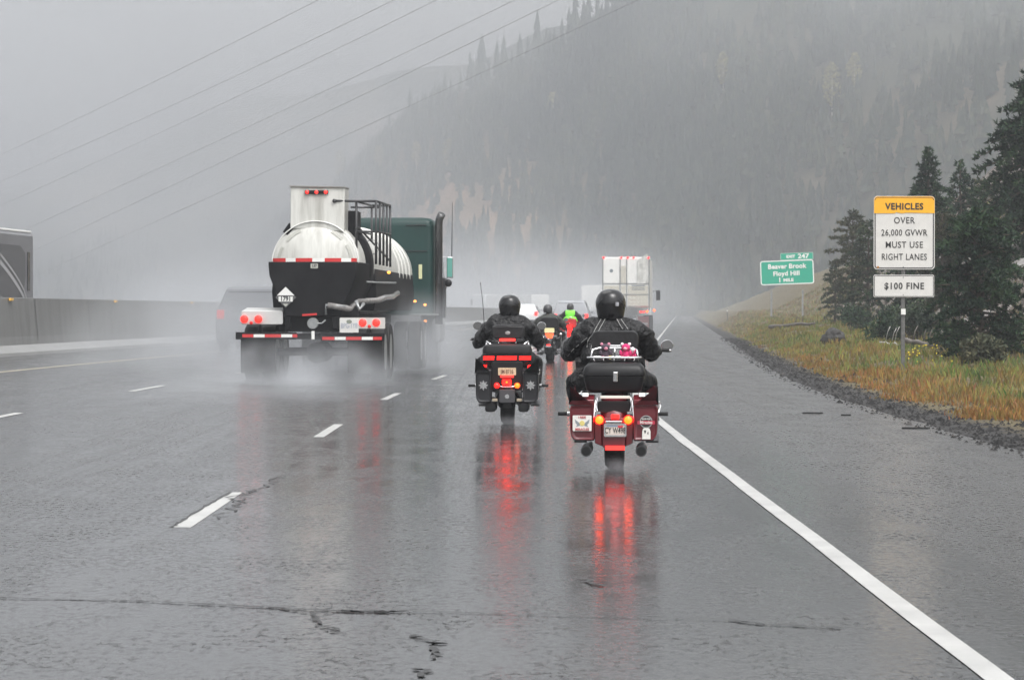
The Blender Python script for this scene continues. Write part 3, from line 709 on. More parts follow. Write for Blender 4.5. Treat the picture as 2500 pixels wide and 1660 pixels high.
    # saddlebags
    for s in (-1, 1):
        xi, xo = cfg['bag'][0], cfg['bag'][1]; zt, zb = cfg['bag'][2], cfg['bag'][3]; yb = -.44
        def sec(y, grow, lo, hi): # cross-section outline (x,z)
            w0 = xi - grow; w1 = xo + grow
            return [(s * w0, y, lo), (s * (w1 - .035), y, lo), (s * (w1 - .008), y, lo + .035), (s * w1, y, lo + .10), (s * (w1 + .004), y, hi - .02), (s * (w1 - .01), y, hi), (s * w0, y, hi)]
        mbb = MB(); mbb.rings([sec(yb + .02, -.012, zb + .02, zt - .012), sec(yb, 0, zb + .012, zt), sec(yb + .05, .004, zb, zt), sec(yb + .45, .004, zb + .02, zt), sec(yb + .60, -.02, zb + .06, zt - .01)])
        bag = mbb.build('saddlebag', bagmat, b, smooth=True, bevel=.012)
        ld = MB(); hh = cfg['lid']
        ld.rings([sec(yb - .004, .003, zt + .004, zt + hh * .55), sec(yb + .04, .006, zt + .004, zt + hh * .8), sec(yb + .16, .004, zt + .004, zt + hh), sec(yb + .48, .004, zt + .004, zt + hh * .9), sec(yb + .60, -.02, zt + .004, zt + hh * .6)])
        ld.build('lid', bagmat, bag, smooth=True, bevel=.010)
        MB().box((s * (xi + xo) / 2, yb + .3, zt + .0), (abs(xo - xi) - .01, .58, .006)).build('seal', M_black, bag)
        MB().box((s * (xo + .012), yb + .22, zt + .0), (.02, .035, .06)).build('latch', M_chrome, bag, bevel=.004)
        MB().box((s * (xo + .0085), yb + .30, (zt + zb) / 2), (.006, .30, .018)).build('side_reflector', cfg.get('side_mat', M_chrome), bag)
        # exhaust
        er = cfg.get('exr', .045); ez = cfg.get('exz', .165); ex = cfg.get('exx', .225)
        e = MB(); e.lathe([(er * .80, -.47), (er, -.47), (er, .1), (er * .9, .2), (er * .5, .45), (er * .5, .8)], (s * ex, 0, ez), 'Y', 20); eo = e.build('exhaust', cfg.get('exm', M_darkmetal), b, smooth=True)
        MB().lathe([(er * .78, -.4705), (er * .78, -.40), (er * .3, -.40)], (s * ex, 0, ez), 'Y', 20).build('exhaust_tip', M_chrome if cfg.get('exchrome') else M_black, eo)
        MB().lathe([(er * .7, -.473), (.001, -.4729)], (s * ex, 0, ez), 'Y', 20).build('exhaust_bore', mat('bore_black', (.004, .004, .004), rough=.9), eo)  # flat near-black disc closing the pipe mouth
    # foot pegs
    for s, px_ in ((-1, cfg['peg'][0]), (1, cfg['peg'][1])):
        pg = MB(); pg.tube([(s * px_, .35, cfg['peg'][2]), (s * (px_ + .085), .35, cfg['peg'][2])], .017, 10); pg.tube([(s * .15, .35, .36), (s * px_, .35, cfg['peg'][2])], .012, 8); pg.build('foot_peg', M_rubber, b, smooth='all')
        MB().lathe([(.020, px_ - .02), (.022, px_ + .005)], (0, .35, cfg['peg'][2]), 'X', 12).build('peg_mount', M_chrome, b) if s > 0 else MB().lathe([(.020, -px_ + .02), (.022, -px_ - .005)], (0, .35, cfg['peg'][2]), 'X', 12).build('peg_mount', M_chrome, b)
        fb = MB(); fb.box((s * .31, 1.08, .20), (.11, .32, .018), (R(8), 0, 0)); fb.tube([(s * .12, 1.05, .22), (s * .3, 1.05, .19)], .014, 8); fb.build('footboard', M_black, b, bevel=.004)
    cb = MB()
    for s in (-1, 1): cb.tube([(s * .08, 1.22, .62), (s * .30, 1.20, .60), (s * .37, 1.19, .48), (s * .36, 1.19, .36), (s * .24, 1.18, .27), (s * .08, 1.16, .24)], .016, 8)
    cb.build('crash_bar', M_chrome, b, smooth='all')
    return b

def plate(parent, x, z, w, h, y, body, text, tm, frame=None, textsx=.62, th=.55, top=None, name='licence_plate'):
    p = MB().prism(rrect(w, h, .008, 3, x, z), y, y + .006).build(name, body, parent)
    if frame:
        a = rrect(w + .006, h + .008, .012, 3, x, z); b2 = rrect(w - .022, h - .022, .006, 3, x, z); n = len(a)
        mb = MB(); mb.add([(q_[0], y - .004, q_[1]) for q_ in a] + [(q_[0], y - .004, q_[1]) for q_ in b2], [(i, (i + 1) % n, n + (i + 1) % n, n + i) for i in range(n)]); mb.build('plate_frame', frame, p)
    if text: text_mesh(text, h * th * 1.38, tm, 'lettering', p, (x, y - .003, z - h * .04), .0008, sx=textsx)
    return p

# ---------------------------------------------------------------- the red touring bike and its rider
C1 = dict(mirror=(.44, 1.01), chrome_mirror=True, bag=(.165, .355, .535, .245), lid=.085, peg=(.40, .36, .44), exx=.225, exz=.165, exr=.046)
B1 = touring_bike('motorcycle', 'maroon touring motorcycle with stickers on its saddlebags and a chrome luggage rack', (.855, 23.7, 0), R(-3.0), M_maroon, M_maroon, C1)
# rear fender in three panels
def fender(b, m, w1=.175, z1=.50, y0=-.345, zlow=.155):
    pr = []
    for k in range(13):
        a = R(-22 + 10 * k); rad = .375
        row = []
        for x in (-w1 / 2, -w1 * .42, -w1 * .25, 0, w1 * .25, w1 * .42, w1 / 2):
            dr = -.05 * (abs(x) / (w1 / 2)) ** 3; row.append((x, -(rad + dr) * math.cos(a), .325 + (rad + dr) * math.sin(a)))
        pr.append(row)
    return MB().rings(pr, cap=False, closed=False).build('rear_fender', m, b, smooth='all')
fender(B1, M_maroon, .215)
yR = -.395
for s in (-1, 1):
    MB().prism([(s * .095, .20), (s * .155, .225), (s * .165, .43), (s * .105, .45)], yR + .02, yR + .07).build('filler_panel', M_maroon, B1, bevel=.008)
    MB().tube([(s * .172, -.40, .27), (s * .168, -.41, .40), (s * .150, -.40, .58)], .006, 8).build('bag_guard', M_chrome, B1, smooth='all')
MB().prism(rrect(.185, .25, .02, 3, 0, .31), yR - .005, yR + .04).build('tail_panel', M_maroon, B1, bevel=.01)
MB().prism(rrect(.27, .10, .02, 3, 0, .52), yR + .06, yR + .10).build('tail_cover', M_black, B1, bevel=.01)
MB().prism(rrect(.064, .032, .004, 2, .012, .445), yR - .025, yR).build('tail_light', M_red_lit, B1)
for s in (-1, 1):
    lm = MB().lathe([(.003, -.034), (.022, -.030), (.032, -.018), (.034, 0), (.03, .03)], (s * .118, yR - .02, .418), 'Y', 20).build('turn_signal', M_orange_lit, B1, smooth='all')
    MB().lathe([(.0345, -.012), (.037, -.010), (.037, .032), (.02, .04)], (s * .118, yR - .02, .418), 'Y', 20).build('lamp_bezel', M_red_lit, lm, smooth='all')
MB().box((0, yR - .02, .402), (.135, .03, .020)).build('signal_bar', M_chrome, B1, bevel=.004)
M_plate = mat('plate_cream', (.70, .62, .56), rough=.4, noise=.08, nscale=30)
pl = plate(B1, .012, .335, .178, .100, yR - .03, M_plate, 'CY W498', M_lettering, frame=M_chrome, textsx=.60, th=.50)
MB().prism(rrect(.12, .018, .004, 2, .0, .372), yR - .0325, yR - .031).build('plate_banner', mat('plate_blue', (.20, .26, .36)), pl)
MB().lathe([(.020, -.0325), (.018, -.0335)], (.055, yR, .366), 'Y', 12, 1.1, .8).build('plate_decal', mat('plate_red', (.55, .05, .07)), pl)
MB().prism(rrect(.158, .036, .005, 2, .010, .188), yR - .02, yR).build('lower_light', M_red_soft, B1)
# top case
tc_ = MB()
def oct_(w, d, z, y=0, r=.05):
    return [(p[0], p[1], z) for p in rrect(w, d, r, 4, 0, -.10 + y)]
tc_.rings([oct_(.40, .36, .635), oct_(.455, .42, .66), oct_(.495, .46, .74), oct_(.50, .47, .775)]); tcase = tc_.build('top_case', M_black, B1, smooth=True, bevel=.004)
l2 = MB(); l2.rings([oct_(.512, .48, .779), oct_(.515, .485, .80), oct_(.49, .46, .845), oct_(.43, .40, .878), oct_(.36, .33, .886)]); l2.build('lid', M_black, tcase, smooth=True)
MB().box((.012, -.338, .768), (.042, .022, .085)).build('latch', M_chrome, tcase, bevel=.008)
# luggage rack rails
rk = MB(); a = rrect(.44, .32, .07, 5, 0, -.10); rk.tube([(p[0], p[1] , .925 - (.0 if p[1] > -.1 else .0)) for p in a] + [(a[0][0], a[0][1], .925)], .0095, 8)
rk.tube([(-.195, -.02, .925), (-.185, .02, .985), (-.13, .05, 1.0), (.13, .05, 1.0), (.185, .02, .985), (.195, -.02, .925)], .008, 8)
rk.tube([(.0, .05, 1.0), (.0, .045, .93)], .007, 8)
for x in (-.17, -.09, 0, .09, .17): rk.tube([(x, -.258, .918), (x * .9, -.235, .872)], .0045, 6)
rk.build('luggage_rack', M_chrome, B1, smooth='all')
MB().box((.0, -.06, .900), (.40, .24, .012)).build('rack_mat', M_black, B1)
MB().rings([[(x * w_, .14 + yo, z) for x, z, yo in [(-.5, 0, 0), (.5, 0, 0), (.5, 1, 0), (-.5, 1, 0)]] for w_, yo in ((1, 0),)], cap=False) if False else None
br = MB(); pr = rrect(.395, .155, .05, 5, 0, 1.065); br.rings([[(p[0] * .96, .13, 1.065 + (p[1] - 1.065) * .9) for p in pr], [(p[0], .15, p[1]) for p in pr], [(p[0], .20, p[1]) for p in pr], [(p[0] * .95, .225, 1.065 + (p[1] - 1.065) * .9) for p in pr]]); br.build('passenger_backrest', M_leather, B1, smooth=True)
MB().box((.0, .12, .98), (.10, .03, .09)).build('backrest_bracket', M_chrome, B1, bevel=.006)
MB().box((.01, -.38, .603), (.245, .016, .024)).build('chrome_bar', mat('pale_bar', (.72, .69, .62), rough=.35), B1, bevel=.004)
for s in (-1, 1):
    gr = MB(); gr.tube([(s * .135, -.36, .60), (s * .15, -.38, .54), (s * .135, -.385, .49)], .008, 8); gr.tube([(s * .165, -.35, .60), (s * .172, -.38, .52), (s * .15, -.385, .485)], .006, 8); gr.box((s * .13, -.39, .476), (.040, .02, .020)); gr.build('rack_mount', M_chrome, B1)
# stickers
M_paper = mat('sticker_white', (.72, .70, .66), rough=.4, noise=.06, nscale=40)
M_red_ink = mat('red_ink', (.45, .05, .06)); M_grey_ink = mat('grey_ink', (.22, .25, .27)); M_gold_ink = mat('gold_ink', (.62, .52, .18))
bL = -.258
stk = MB().prism(rrect(.155, .128, .006, 2, bL, .392), -.4455, -.4435).build('sticker', M_paper, B1)
text_mesh('I RIDE', .026, M_red_ink, 'lettering', stk, (bL, -.448, .440), .0006, sx=.9); text_mesh('MIRACLES', .030, M_red_ink, 'lettering', stk, (bL, -.448, .341), .0006, sx=.85)
wg = MB()
for s in (-1, 1): wg.prism([(bL + s * .012, .385), (bL + s * .060, .425), (bL + s * .055, .395), (bL + s * .040, .378), (bL + s * .052, .362), (bL + s * .02, .372)], -.4475, -.446)
wg.build('wings', M_grey_ink, stk); MB().lathe([(.022, -.4485), (.02, -.449)], (bL, 0, .392), 'Y', 10).build('medallion', M_gold_ink, stk)
bR = .265
s2 = MB().lathe([(.052, -.4445), (.052, -.4455)], (bR, 0, .405), 'Y', 24).build('round_sticker', mat('sticker_grey', (.33, .33, .33), rough=.4), B1)
MB().lathe([(.045, -.4457), (.045, -.4462)], (bR, 0, .405), 'Y', 24).build('disc', M_lettering, s2)
MB().prism(rrect(.145, .030, .008, 2, bR, .398), -.4478, -.4465).build('ribbon', mat('ribbon_red', (.42, .02, .05)), s2)
text_mesh('Miracles', .034, M_paper, 'lettering', s2, (bR, -.4495, .399), .0006, sx=.9); text_mesh('RIDE FOR', .016, M_paper, 'lettering', s2, (bR, -.4490, .427), .0004)
s3 = MB().prism([(bR - .032, .262), (bR + .036, .262), (bR + .036, .325), (bR + .028, .350), (bR + .002, .360), (bR - .024, .350), (bR - .032, .325)], -.4455, -.4438).build('arched_sticker', M_paper, B1)
mk = MB(); mk.prism([(bR - .018, .335), (bR + .0, .335), (bR - .004, .315), (bR - .010, .305)], -.4475, -.446); mk.prism([(bR + .010, .318), (bR + .020, .322), (bR + .018, .300), (bR + .012, .300)], -.4475, -.446); mk.build('emblem', M_lettering, s3)
for s, tx in ((-1, '7'), (1, '2')):
    c = s * .265; q_ = MB(); q_.box((c - s * .01, -.408, .624), (.095, .045, .0015), (R(38), 0, 0)); so = q_.build('lid_sticker', M_paper, B1)
    MB().box((c, -.4095, .6265), (.022, .03, .0015), (R(38), 0, 0)).build('lid_sticker_mark', M_grey_ink, so)

P1, J1, Hm1 = rider('broad rider in plain black jacket and full-face helmet on the maroon motorcycle', (.855 - .045, 23.7, .0), R(-3.0), wide=1.30, elbow=.345, grip=(.385, 1.14, .965), head=(-.0, .66, 1.355), sh=1.165)
for pts in ([(-.045, 1.24), (-.09, 1.16), (-.12, 1.10), (-.155, 1.04), (-.165, .98)], [(-.08, 1.24), (-.12, 1.17), (-.145, 1.12), (-.19, 1.06), (-.20, 1.0)],
            [(.055, 1.24), (.09, 1.18), (.13, 1.12), (.155, 1.06), (.165, 1.0)], [(.09, 1.24), (.14, 1.17), (.175, 1.11), (.19, 1.04), (.20, .98)], [(-.20, 1.08), (-.26, 1.03), (-.32, .98), (-.37, .92)]):
    pp = []
    for a_, b_ in zip(pts[:-1], pts[1:]):
        for k in range(4): pp.append((a_[0] + (b_[0] - a_[0]) * k / 4, a_[1] + (b_[1] - a_[1]) * k / 4))
    pj = project(J1, pp + [pts[-1]])
    if len(pj) > 2: MB().tube(pj, .0028, 5).build('piping', M_piping, P1)

def plush(label, loc, rz, m1, m2, m3, s=1.0, extra=None):
    t = empty('plush_toy', label, 'plush toy', loc, rz, None)
    bd = MB(); bd.ball((0, 0, .04), (.035, .03, .042), 14, 10); bo = bd.build('body', m1, t, smooth='all')
    MB().ball((0, -.005, .100), (.036, .034, .032), 14, 10).build('head', m1, t, smooth='all')
    MB().ball((.0, -.034, .092), (.018, .014, .014), 10, 8).build('snout', m2, t, smooth='all')
    MB().ball((.0, -.048, .096), (.006, .004, .005), 8, 6).build('nose', m3, t, smooth='all')
    for k in (-1, 1):
        MB().ball((k * .030, .0, .128), (.014, .009, .014), 10, 8).build('ear', m2 if extra else m3, t, smooth='all')
        MB().ball((k * .040, -.015, .055), (.014, .016, .026), 10, 8).build('arm', m1, t, smooth='all')
        MB().ball((k * .026, -.035, .016), (.018, .026, .016), 10, 8).build('leg', m2, t, smooth='all')
        MB().ball((k * .013, -.034, .108), (.004, .003, .005), 8, 6).build('eye', M_lettering, t, smooth='all')
    return t
M_knit = mat('dark_knit', (.07, .05, .07), rough=.9, noise=.5, nscale=70, bump=.6, bscale=120); M_pinkp = mat('pale_pink_plush', (.55, .22, .30), rough=.9, bump=.5, bscale=120)
M_hot = mat('hot_pink_plush', (.62, .03, .15), rough=.9, noise=.2, nscale=50, bump=.6, bscale=120); M_whp = mat('white_plush', (.75, .70, .70), rough=.9, bump=.5, bscale=120); M_bow = mat('pink_plush', (.70, .30, .36), rough=.9)
ca, sa = math.cos(R(-3)), math.sin(R(-3))
def on1(x, y, z): return (.855 + x * ca - y * sa, 23.7 + x * sa + y * ca, z)
T1 = plush('dark knitted plush toy with pink ears sitting on the left of the chrome rack', on1(-.075, -.15, .906), R(8), M_knit, M_pinkp, M_bow, extra=1)
MB().lathe([(.016, 0), (.015, .004)], (.03, -.065, .02), 'Y', 14).build('medal', M_gold_ink, T1)
T2 = plush('hot pink and white plush bear leaning right on the chrome rack', on1(.095, -.15, .906), R(-10), M_hot, M_bow, M_whp)
MB().ball((.058, -.01, .085), (.020, .018, .020), 10, 8).build('pompom', M_whp, T2, smooth='all')
T3 = plush('small pink plush toy at the right end of the rack, half behind the pink bear', on1(.155, -.12, .906), R(-25), M_hot, M_bow, M_hot); T3.scale = (.62, .62, .62)
# ---------------------------------------------------------------- the black touring bike and its rider
M_bagblack = mat('satin_black', (.018, .018, .020), rough=.35, noise=.15, nscale=8, spec=.3)
C2 = dict(mirror=(.385, 1.125), chrome_mirror=True, bag=(.185, .355, .60, .255), lid=.055, peg=(.385, .385, .43), exx=.185, exz=.20, exr=.052, exm=M_dirty_black)
X2, Y2 = -.05, 33.0
B2 = touring_bike('motorcycle', 'black touring motorcycle with a red light row on its top case and star emblems', (X2, Y2, 0), R(-1), M_black_gloss, M_bagblack, C2)
fender(B2, M_black_gloss, .19)
yR = -.395
MB().prism(rrect(.18, .15, .015, 3, 0, .33), yR - .006, yR + .03).build('fender_flap', mat('grey_flap', (.05, .05, .055), rough=.5), B2, bevel=.006)
MB().lathe([(.028, yR - .012), (.026, yR - .016)], (0, 0, .325), 'Y', 20).build('badge', M_chrome, B2)
MB().prism(rrect(.36, .34, .03, 3, 0, .56), yR + .06, yR + .10).build('tail_cover', M_black, B2, bevel=.01)
MB().prism(rrect(.105, .062, .012, 3, -.003, .49), yR - .03, yR).build('tail_light', M_red_lit, B2)
MB().lathe([(.012, yR - .032), (.01, yR - .034)], (-.003, 0, .49), 'Y', 12).build('lamp_core', M_orange_lit, B2)
for s in (-1, 1):
    MB().lathe([(.003, -.030), (.020, -.026), (.028, -.012), (.030, 0), (.02, .03)], (s * .117, yR - .01, .452), 'Y', 16).build('turn_signal', M_orange_lit if s > 0 else M_red_lit, B2, smooth='all')
MB().tube([(-.117, yR, .45), (-.05, yR + .0, .435), (.05, yR, .435), (.117, yR, .45)], .008, 8).build('signal_bar', M_chrome, B2, smooth='all')
pl = plate(B2, 0, .612, .205, .085, yR - .0, mat('plate_sand', (.62, .46, .30), rough=.45, noise=.2, nscale=60), 'JM 8716', mat('plate_brown', (.18, .08, .05)), textsx=.62, th=.6)
MB().prism(rrect(.155, .026, .006, 2, 0, .555), yR - .012, yR).build('plate_light', M_red_soft, B2)
for s in (-1, 1):
    # eight-pointed star emblem on each bag
    pts = []
    for k in range(16):
        a = math.pi * k / 8; q_ = .060 if k % 2 == 0 else .034; pts.append((s * .270 + q_ * math.sin(a), .455 + q_ * math.cos(a)))
    so = MB().prism(pts, -.4475, -.4425).build('star_emblem', M_chrome, B2)
    MB().lathe([(.022, -.449), (.02, -.451)], (s * .270, 0, .455), 'Y', 14).build('star_centre', M_galv, so)
    MB().tube([(s * .20, -.40, .615), (s * .30, -.42, .64), (s * .345, -.38, .62)], .014, 8).build('bag_rail', M_chrome, B2, smooth='all')
    MB().box((s * .14, yR, .285), (.06, .03, .032)).build('exhaust_bracket', mat('tan_metal', (.35, .30, .22), rough=.4), B2, bevel=.004)
    MB().rings([[(x, -.45, z) for x, z in rrect(.12, .10, .03, 3, s * .19, .20)], [(x, .2, z) for x, z in rrect(.13, .11, .03, 3, s * .19, .20)]]).build('side_muffler', M_dirty_black, B2, smooth=True)
t2 = MB()
def o2(w, d, z, r=.05): return [(p[0], p[1], z) for p in rrect(w, d, r, 4, 0, -.10)]
t2.rings([o2(.40, .34, .645), o2(.46, .40, .67), o2(.545, .46, .72), o2(.56, .48, .81)]); tc2 = t2.build('top_case', M_black_gloss, B2, smooth=True)
l2 = MB(); l2.rings([o2(.565, .49, .815), o2(.57, .49, .86), o2(.54, .46, .905), o2(.46, .38, .925)]); l2.build('lid', M_black, tc2, smooth=True)
for x0_, x1_, nn_ in ((-.278, -.143, 10), (-.122, .115, 18), (.134, .278, 11)):
    base = MB().prism(rrect(x1_ - x0_, .050, .004, 2, (x0_ + x1_) / 2, .765), -.345, -.337).build('light_bar', mat('dark_red_lens', (.12, .004, .004), rough=.2, emit=(1, .02, .015), estr=.25), B2)
    c = MB()
    for k in range(nn_):
        xx = x0_ + .008 + (x1_ - x0_ - .016) * (k + .5) / nn_
        c.add([(xx - .007, -.3465, .744), (xx + .000, -.3465, .744), (xx + .007, -.3465, .786), (xx + .000, -.3465, .786)], [(0, 1, 2, 3)])
    c.build('light_strip', M_red_lit, base)
for s in (-1, 1):
    MB().prism([(s * .255 - .022, .655), (s * .255 + .012, .655), (s * .255 + .022, .685), (s * .255 - .012, .685)], -.335, -.318).build('marker_lamp', M_red_lit, B2)
bagx = MB(); bagx.rings([[(x * k, y_, 1.065 + (z - 1.065) * k) for x, z in rrect(.38, .155, .05, 4, 0, 1.065)] for y_, k in ((-.02, .9), (.0, 1), (.20, 1), (.22, .92))]); tb = bagx.build('travel_bag', M_leather, B2, smooth=True)
MB().lathe([(.026, -.024), (.02, -.027)], (0, 0, 1.05), 'Y', 14, 1.2, .8).build('bag_badge', M_galv, tb)
MB().tube([(-.17, -.02, 1.115), (0, -.027, 1.125), (.17, -.02, 1.115)], .004, 5).build('zip', M_darkmetal, tb)
MB().prism(rrect(.185, .032, .008, 2, 0, .972), -.20, -.17).build('high_brake_light', M_red_soft, B2)
rk = MB(); rk.tube([(-.19, -.28, .92), (-.24, -.20, .955), (-.235, .0, .955), (-.17, .08, .96), (.17, .08, .96), (.235, .0, .955), (.24, -.20, .955), (.19, -.28, .92)], .009, 8)
for s in (-1, 1): rk.tube([(s * .235, -.15, .955), (s * .25, -.18, .90)], .010, 6); rk.tube([(s * .10, -.24, .94), (s * .10, -.1, .93)], .006, 6)
rk.build('luggage_rack', M_chrome, B2, smooth='all')
an = MB(); an.tube([(-.265, .0, .95), (-.275, .0, 1.20), (-.290, -.01, 1.42), (-.315, -.02, 1.62)], [.005, .004, .0035, .003], 6); an.ball((-.315, -.02, 1.625), .008, 8, 6); an.build('antenna', M_black, B2, smooth='all')
MB().box((.27, -.10, .87), (.04, .02, .045), (0, R(20), 0)).build('bag_tag', M_plate, B2, bevel=.004)
P2, J2, Hm2 = rider('rider in black jacket and round black helmet on the black motorcycle with the antenna', (X2, Y2, 0), R(-1), wide=1.15, elbow=.355, helmet='full', hm=M_black_gloss, grip=(.36, 1.12, .93), head=(.01, .67, 1.355), sh=1.175)

# ---------------------------------------------------------------- third and fourth motorcycles
C3 = dict(mirror=(.37, 1.06), bag=(.18, .30, .55, .33), lid=.05, peg=(.30, .30, .36), exx=.18, exz=.22, exr=.045)
X3, Y3 = .945, 72
M_greenish = mat('olive_jacket', (.045, .048, .042), rough=.8, noise=.3, nscale=12, bump=.4)
B3 = touring_bike('motorcycle', 'dark motorcycle with a yellowish plate above its single red tail light', (X3, Y3, 0), -hd(72), M_black_gloss, M_black, C3)
fender(B3, M_black_gloss, .19)
MB().prism(rrect(.25, .12, .02, 2, .02, .80), -.43, -.40).build('licence_plate', mat('plate_yellow', (.80, .74, .40), rough=.4, emit=(1, .9, .5), estr=.08), B3)
MB().prism([(-.09, .72), (.13, .72), (.09, .60), (-.03, .60)], -.45, -.40).build('tail_light', mat('orange_red_lamp', (.5, .05, .01), emit=(1, .07, .02), estr=3), B3)
MB().prism(rrect(.42, .045, .01, 2, 0, .655), -.42, -.38).build('light_bar', M_chrome, B3)
MB().prism(rrect(.10, .035, .01, 2, 0, .43), -.44, -.40).build('reflector', M_red_soft, B3)
MB().prism(rrect(.16, .04, .01, 2, 0, .395), -.44, -.40).build('bracket', M_chrome, B3)
MB().prism(rrect(.46, .30, .10, 3, 0, .98), .0, .2).build('backrest', M_black, B3, bevel=.02)
for s in (-1, 1): MB().lathe([(.03, -.03), (.04, 0), (.03, .03)], (s * .30, -.3, .70), 'Y', 12).build('turn_signal', M_chrome, B3, smooth='all')
rider('rider in grey-green jacket and dark helmet on the third motorcycle', (X3 - .03, Y3, 0), -hd(72), wide=1.15, elbow=.36, helmet='half', hm=mat('grey_helmet', (.05, .05, .052), rough=.3), jacket=M_greenish, grip=(.36, 1.12, .95), head=(-.04, .66, 1.32), sh=1.12)
C4 = dict(mirror=(.40, 1.12), bag=(.18, .32, .60, .30), lid=.05, peg=(.30, .30, .36), exx=.18, exz=.22, exr=.045)
X4, Y4 = 1.93, 94
M_redpaint = mat('red_paint', (.42, .02, .02), rough=.2, coat=.6)
B4 = touring_bike('motorcycle', 'red motorcycle far ahead with a tall red brake light', (X4, Y4, 0), -hd(94), M_redpaint, M_redpaint, C4)
fender(B4, M_redpaint, .2)
MB().prism(rrect(.15, .40, .05, 3, 0, .62), -.46, -.40).build('brake_light', M_red_lit, B4)
MB().prism(rrect(.42, .30, .08, 3, 0, .88), -.34, .0).build('top_case', M_redpaint, B4, bevel=.02)
MB().prism(rrect(.20, .12, .01, 2, 0, .36), -.43, -.40).build('licence_plate', M_paper, B4)
for s in (-1, 1): MB().lathe([(.03, -.03), (.045, 0), (.03, .03)], (s * .25, -.4, .52), 'Y', 12).build('turn_signal', M_red_lit, B4, smooth='all')
M_hivis = mat('hi_vis_green', (.22, .85, .06), rough=.6, emit=(.25, 1, .05), estr=.0)
P4, J4, H4 = rider('rider in bright lime green vest and dark helmet on the red motorcycle', (X4 - .03, Y4, 0), -hd(94), wide=1.05, elbow=.35, helmet='half', hm=mat('grey_helmet', (.05, .05, .052), rough=.3), grip=(.36, 1.12, 1.0), head=(.0, .66, 1.40), sh=1.20)
vs_ = skin_mesh('vest', [(0, .595, .86, .265, .20), (0, .57, .98, .27, .205), (0, .58, 1.10, .27, .20), (0, .62, 1.20, .22, .17), (-.15, .62, 1.19, .15, .15), (.15, .62, 1.19, .15, .15)], [(0, 1), (1, 2), (2, 3), (3, 4), (3, 5)], M_hivis, P4, wr=.02)
pj = project(vs_, [(-.07, .98), (-.03, 1.01), (.02, 1.05)]); 
if len(pj) > 1: MB().tube(pj, .016, 5).build('vest_emblem', M_lettering, vs_)
pj = project(vs_, [(.0, 1.055), (.05, 1.08)])
if len(pj) > 1: MB().tube(pj, .022, 6).build('vest_patch', M_paper, vs_)

# ================================================================ the tanker truck (origin on the road under the rear bumper, nose towards +Y)
T = empty('tanker_truck', 'white and black chemical tanker truck with a dark green cab, throwing up spray', 'truck', (-3.56, 50.3, zr(-3.9)), R(-2.0))
tank = MB(); n = 40
prof = []
for k in range(8):
    a = R(90 * k / 7); prof.append((.80 * math.sin(a) if k else .02, .10 + .26 * (1 - math.cos(a)) ** 1.0))
prof += [(.81, .45), (.81, 1.3), (.86, 1.45)]
tank.lathe(prof, (.06, 0, 2.07), 'Y', 56); tank.build('tank_head', M_tank_white, T, smooth=True)
MB().lathe([(.82, 1.25), (.89, 1.35), (.91, 1.5), (.91, 1.85), (.89, 1.95)], (.06, 0, 2.07), 'Y', 56).build('tank_collar', M_dirty_black, T, smooth=True)
b_ = MB(); pf = [(.86, 1.9), (.90, 2.0)]
for k in range(1, 11): pf += [(.90, 1.0 + k), (.925, 1.02 + k), (.925, 1.14 + k), (.90, 1.16 + k)] if k in (7, 8, 9, 10) else []
pf += [(.90, 12.0), (.76, 12.4), (.3, 12.6)]
b_.lathe(pf, (.06, 0, 2.04), 'Y', 56); b_.build('tank_body', M_tank_white, T, smooth=True)
# seam ring and grey streak marks on the rear head
MB().tube([(.06 + .772 * math.cos(R(a)), .205 + 0, 2.07 + .772 * math.sin(R(a))) for a in range(2, 179, 4)], .010, 6).build('weld_ring', M_white, T, smooth='all')
def arcmark(a0, a1, r=.66, w=.055):
    mb = MB(); vi = []; 
    for k in range(9):
        a = R(a0 + (a1 - a0) * k / 8)
        for rr in (r - w / 2, r + w / 2):
            c = rr / .80; y = .10 + .26 * (1 - math.sqrt(max(0, 1 - c * c))) - .012
            vi.append((.06 + rr * math.cos(a), y, 2.07 + rr * math.sin(a)))
    mb.add(vi, [(2 * k, 2 * k + 1, 2 * k + 3, 2 * k + 2) for k in range(8)]); return mb
M_streak = mat('grey_tape', (.42, .42, .38), rough=.5, noise=.15, nscale=30)
for a0, a1 in ((113, 140), (152, 172), (43, 64), (8, 32)): arcmark(a0, a1).build('reflective_strip', M_streak, T)
# red and white band across the head
mb1, mb2 = [], []
for x0_, x1_, red in ((-.70, -.46, 1), (-.46, -.28, 0), (-.28, .02, 1), (.02, .24, 0), (.24, .53, 1), (.53, .70, 0), (.70, .80, 1)):
    c = MB(); vv = []
    for k in range(7):
        x = x0_ + (x1_ - x0_) * k / 6; rr = min(.795, math.hypot(x - .06, .08)); y = .10 + .26 * (1 - math.sqrt(1 - (rr / .80) ** 2)) - .014
        vv += [(x, y, 2.12), (x, y, 2.185)]
    c.add(vv, [(2 * k, 2 * k + 1, 2 * k + 3, 2 * k + 2) for k in range(6)]); c.build('conspicuity_tape', M_tape_red if red else M_white, T)
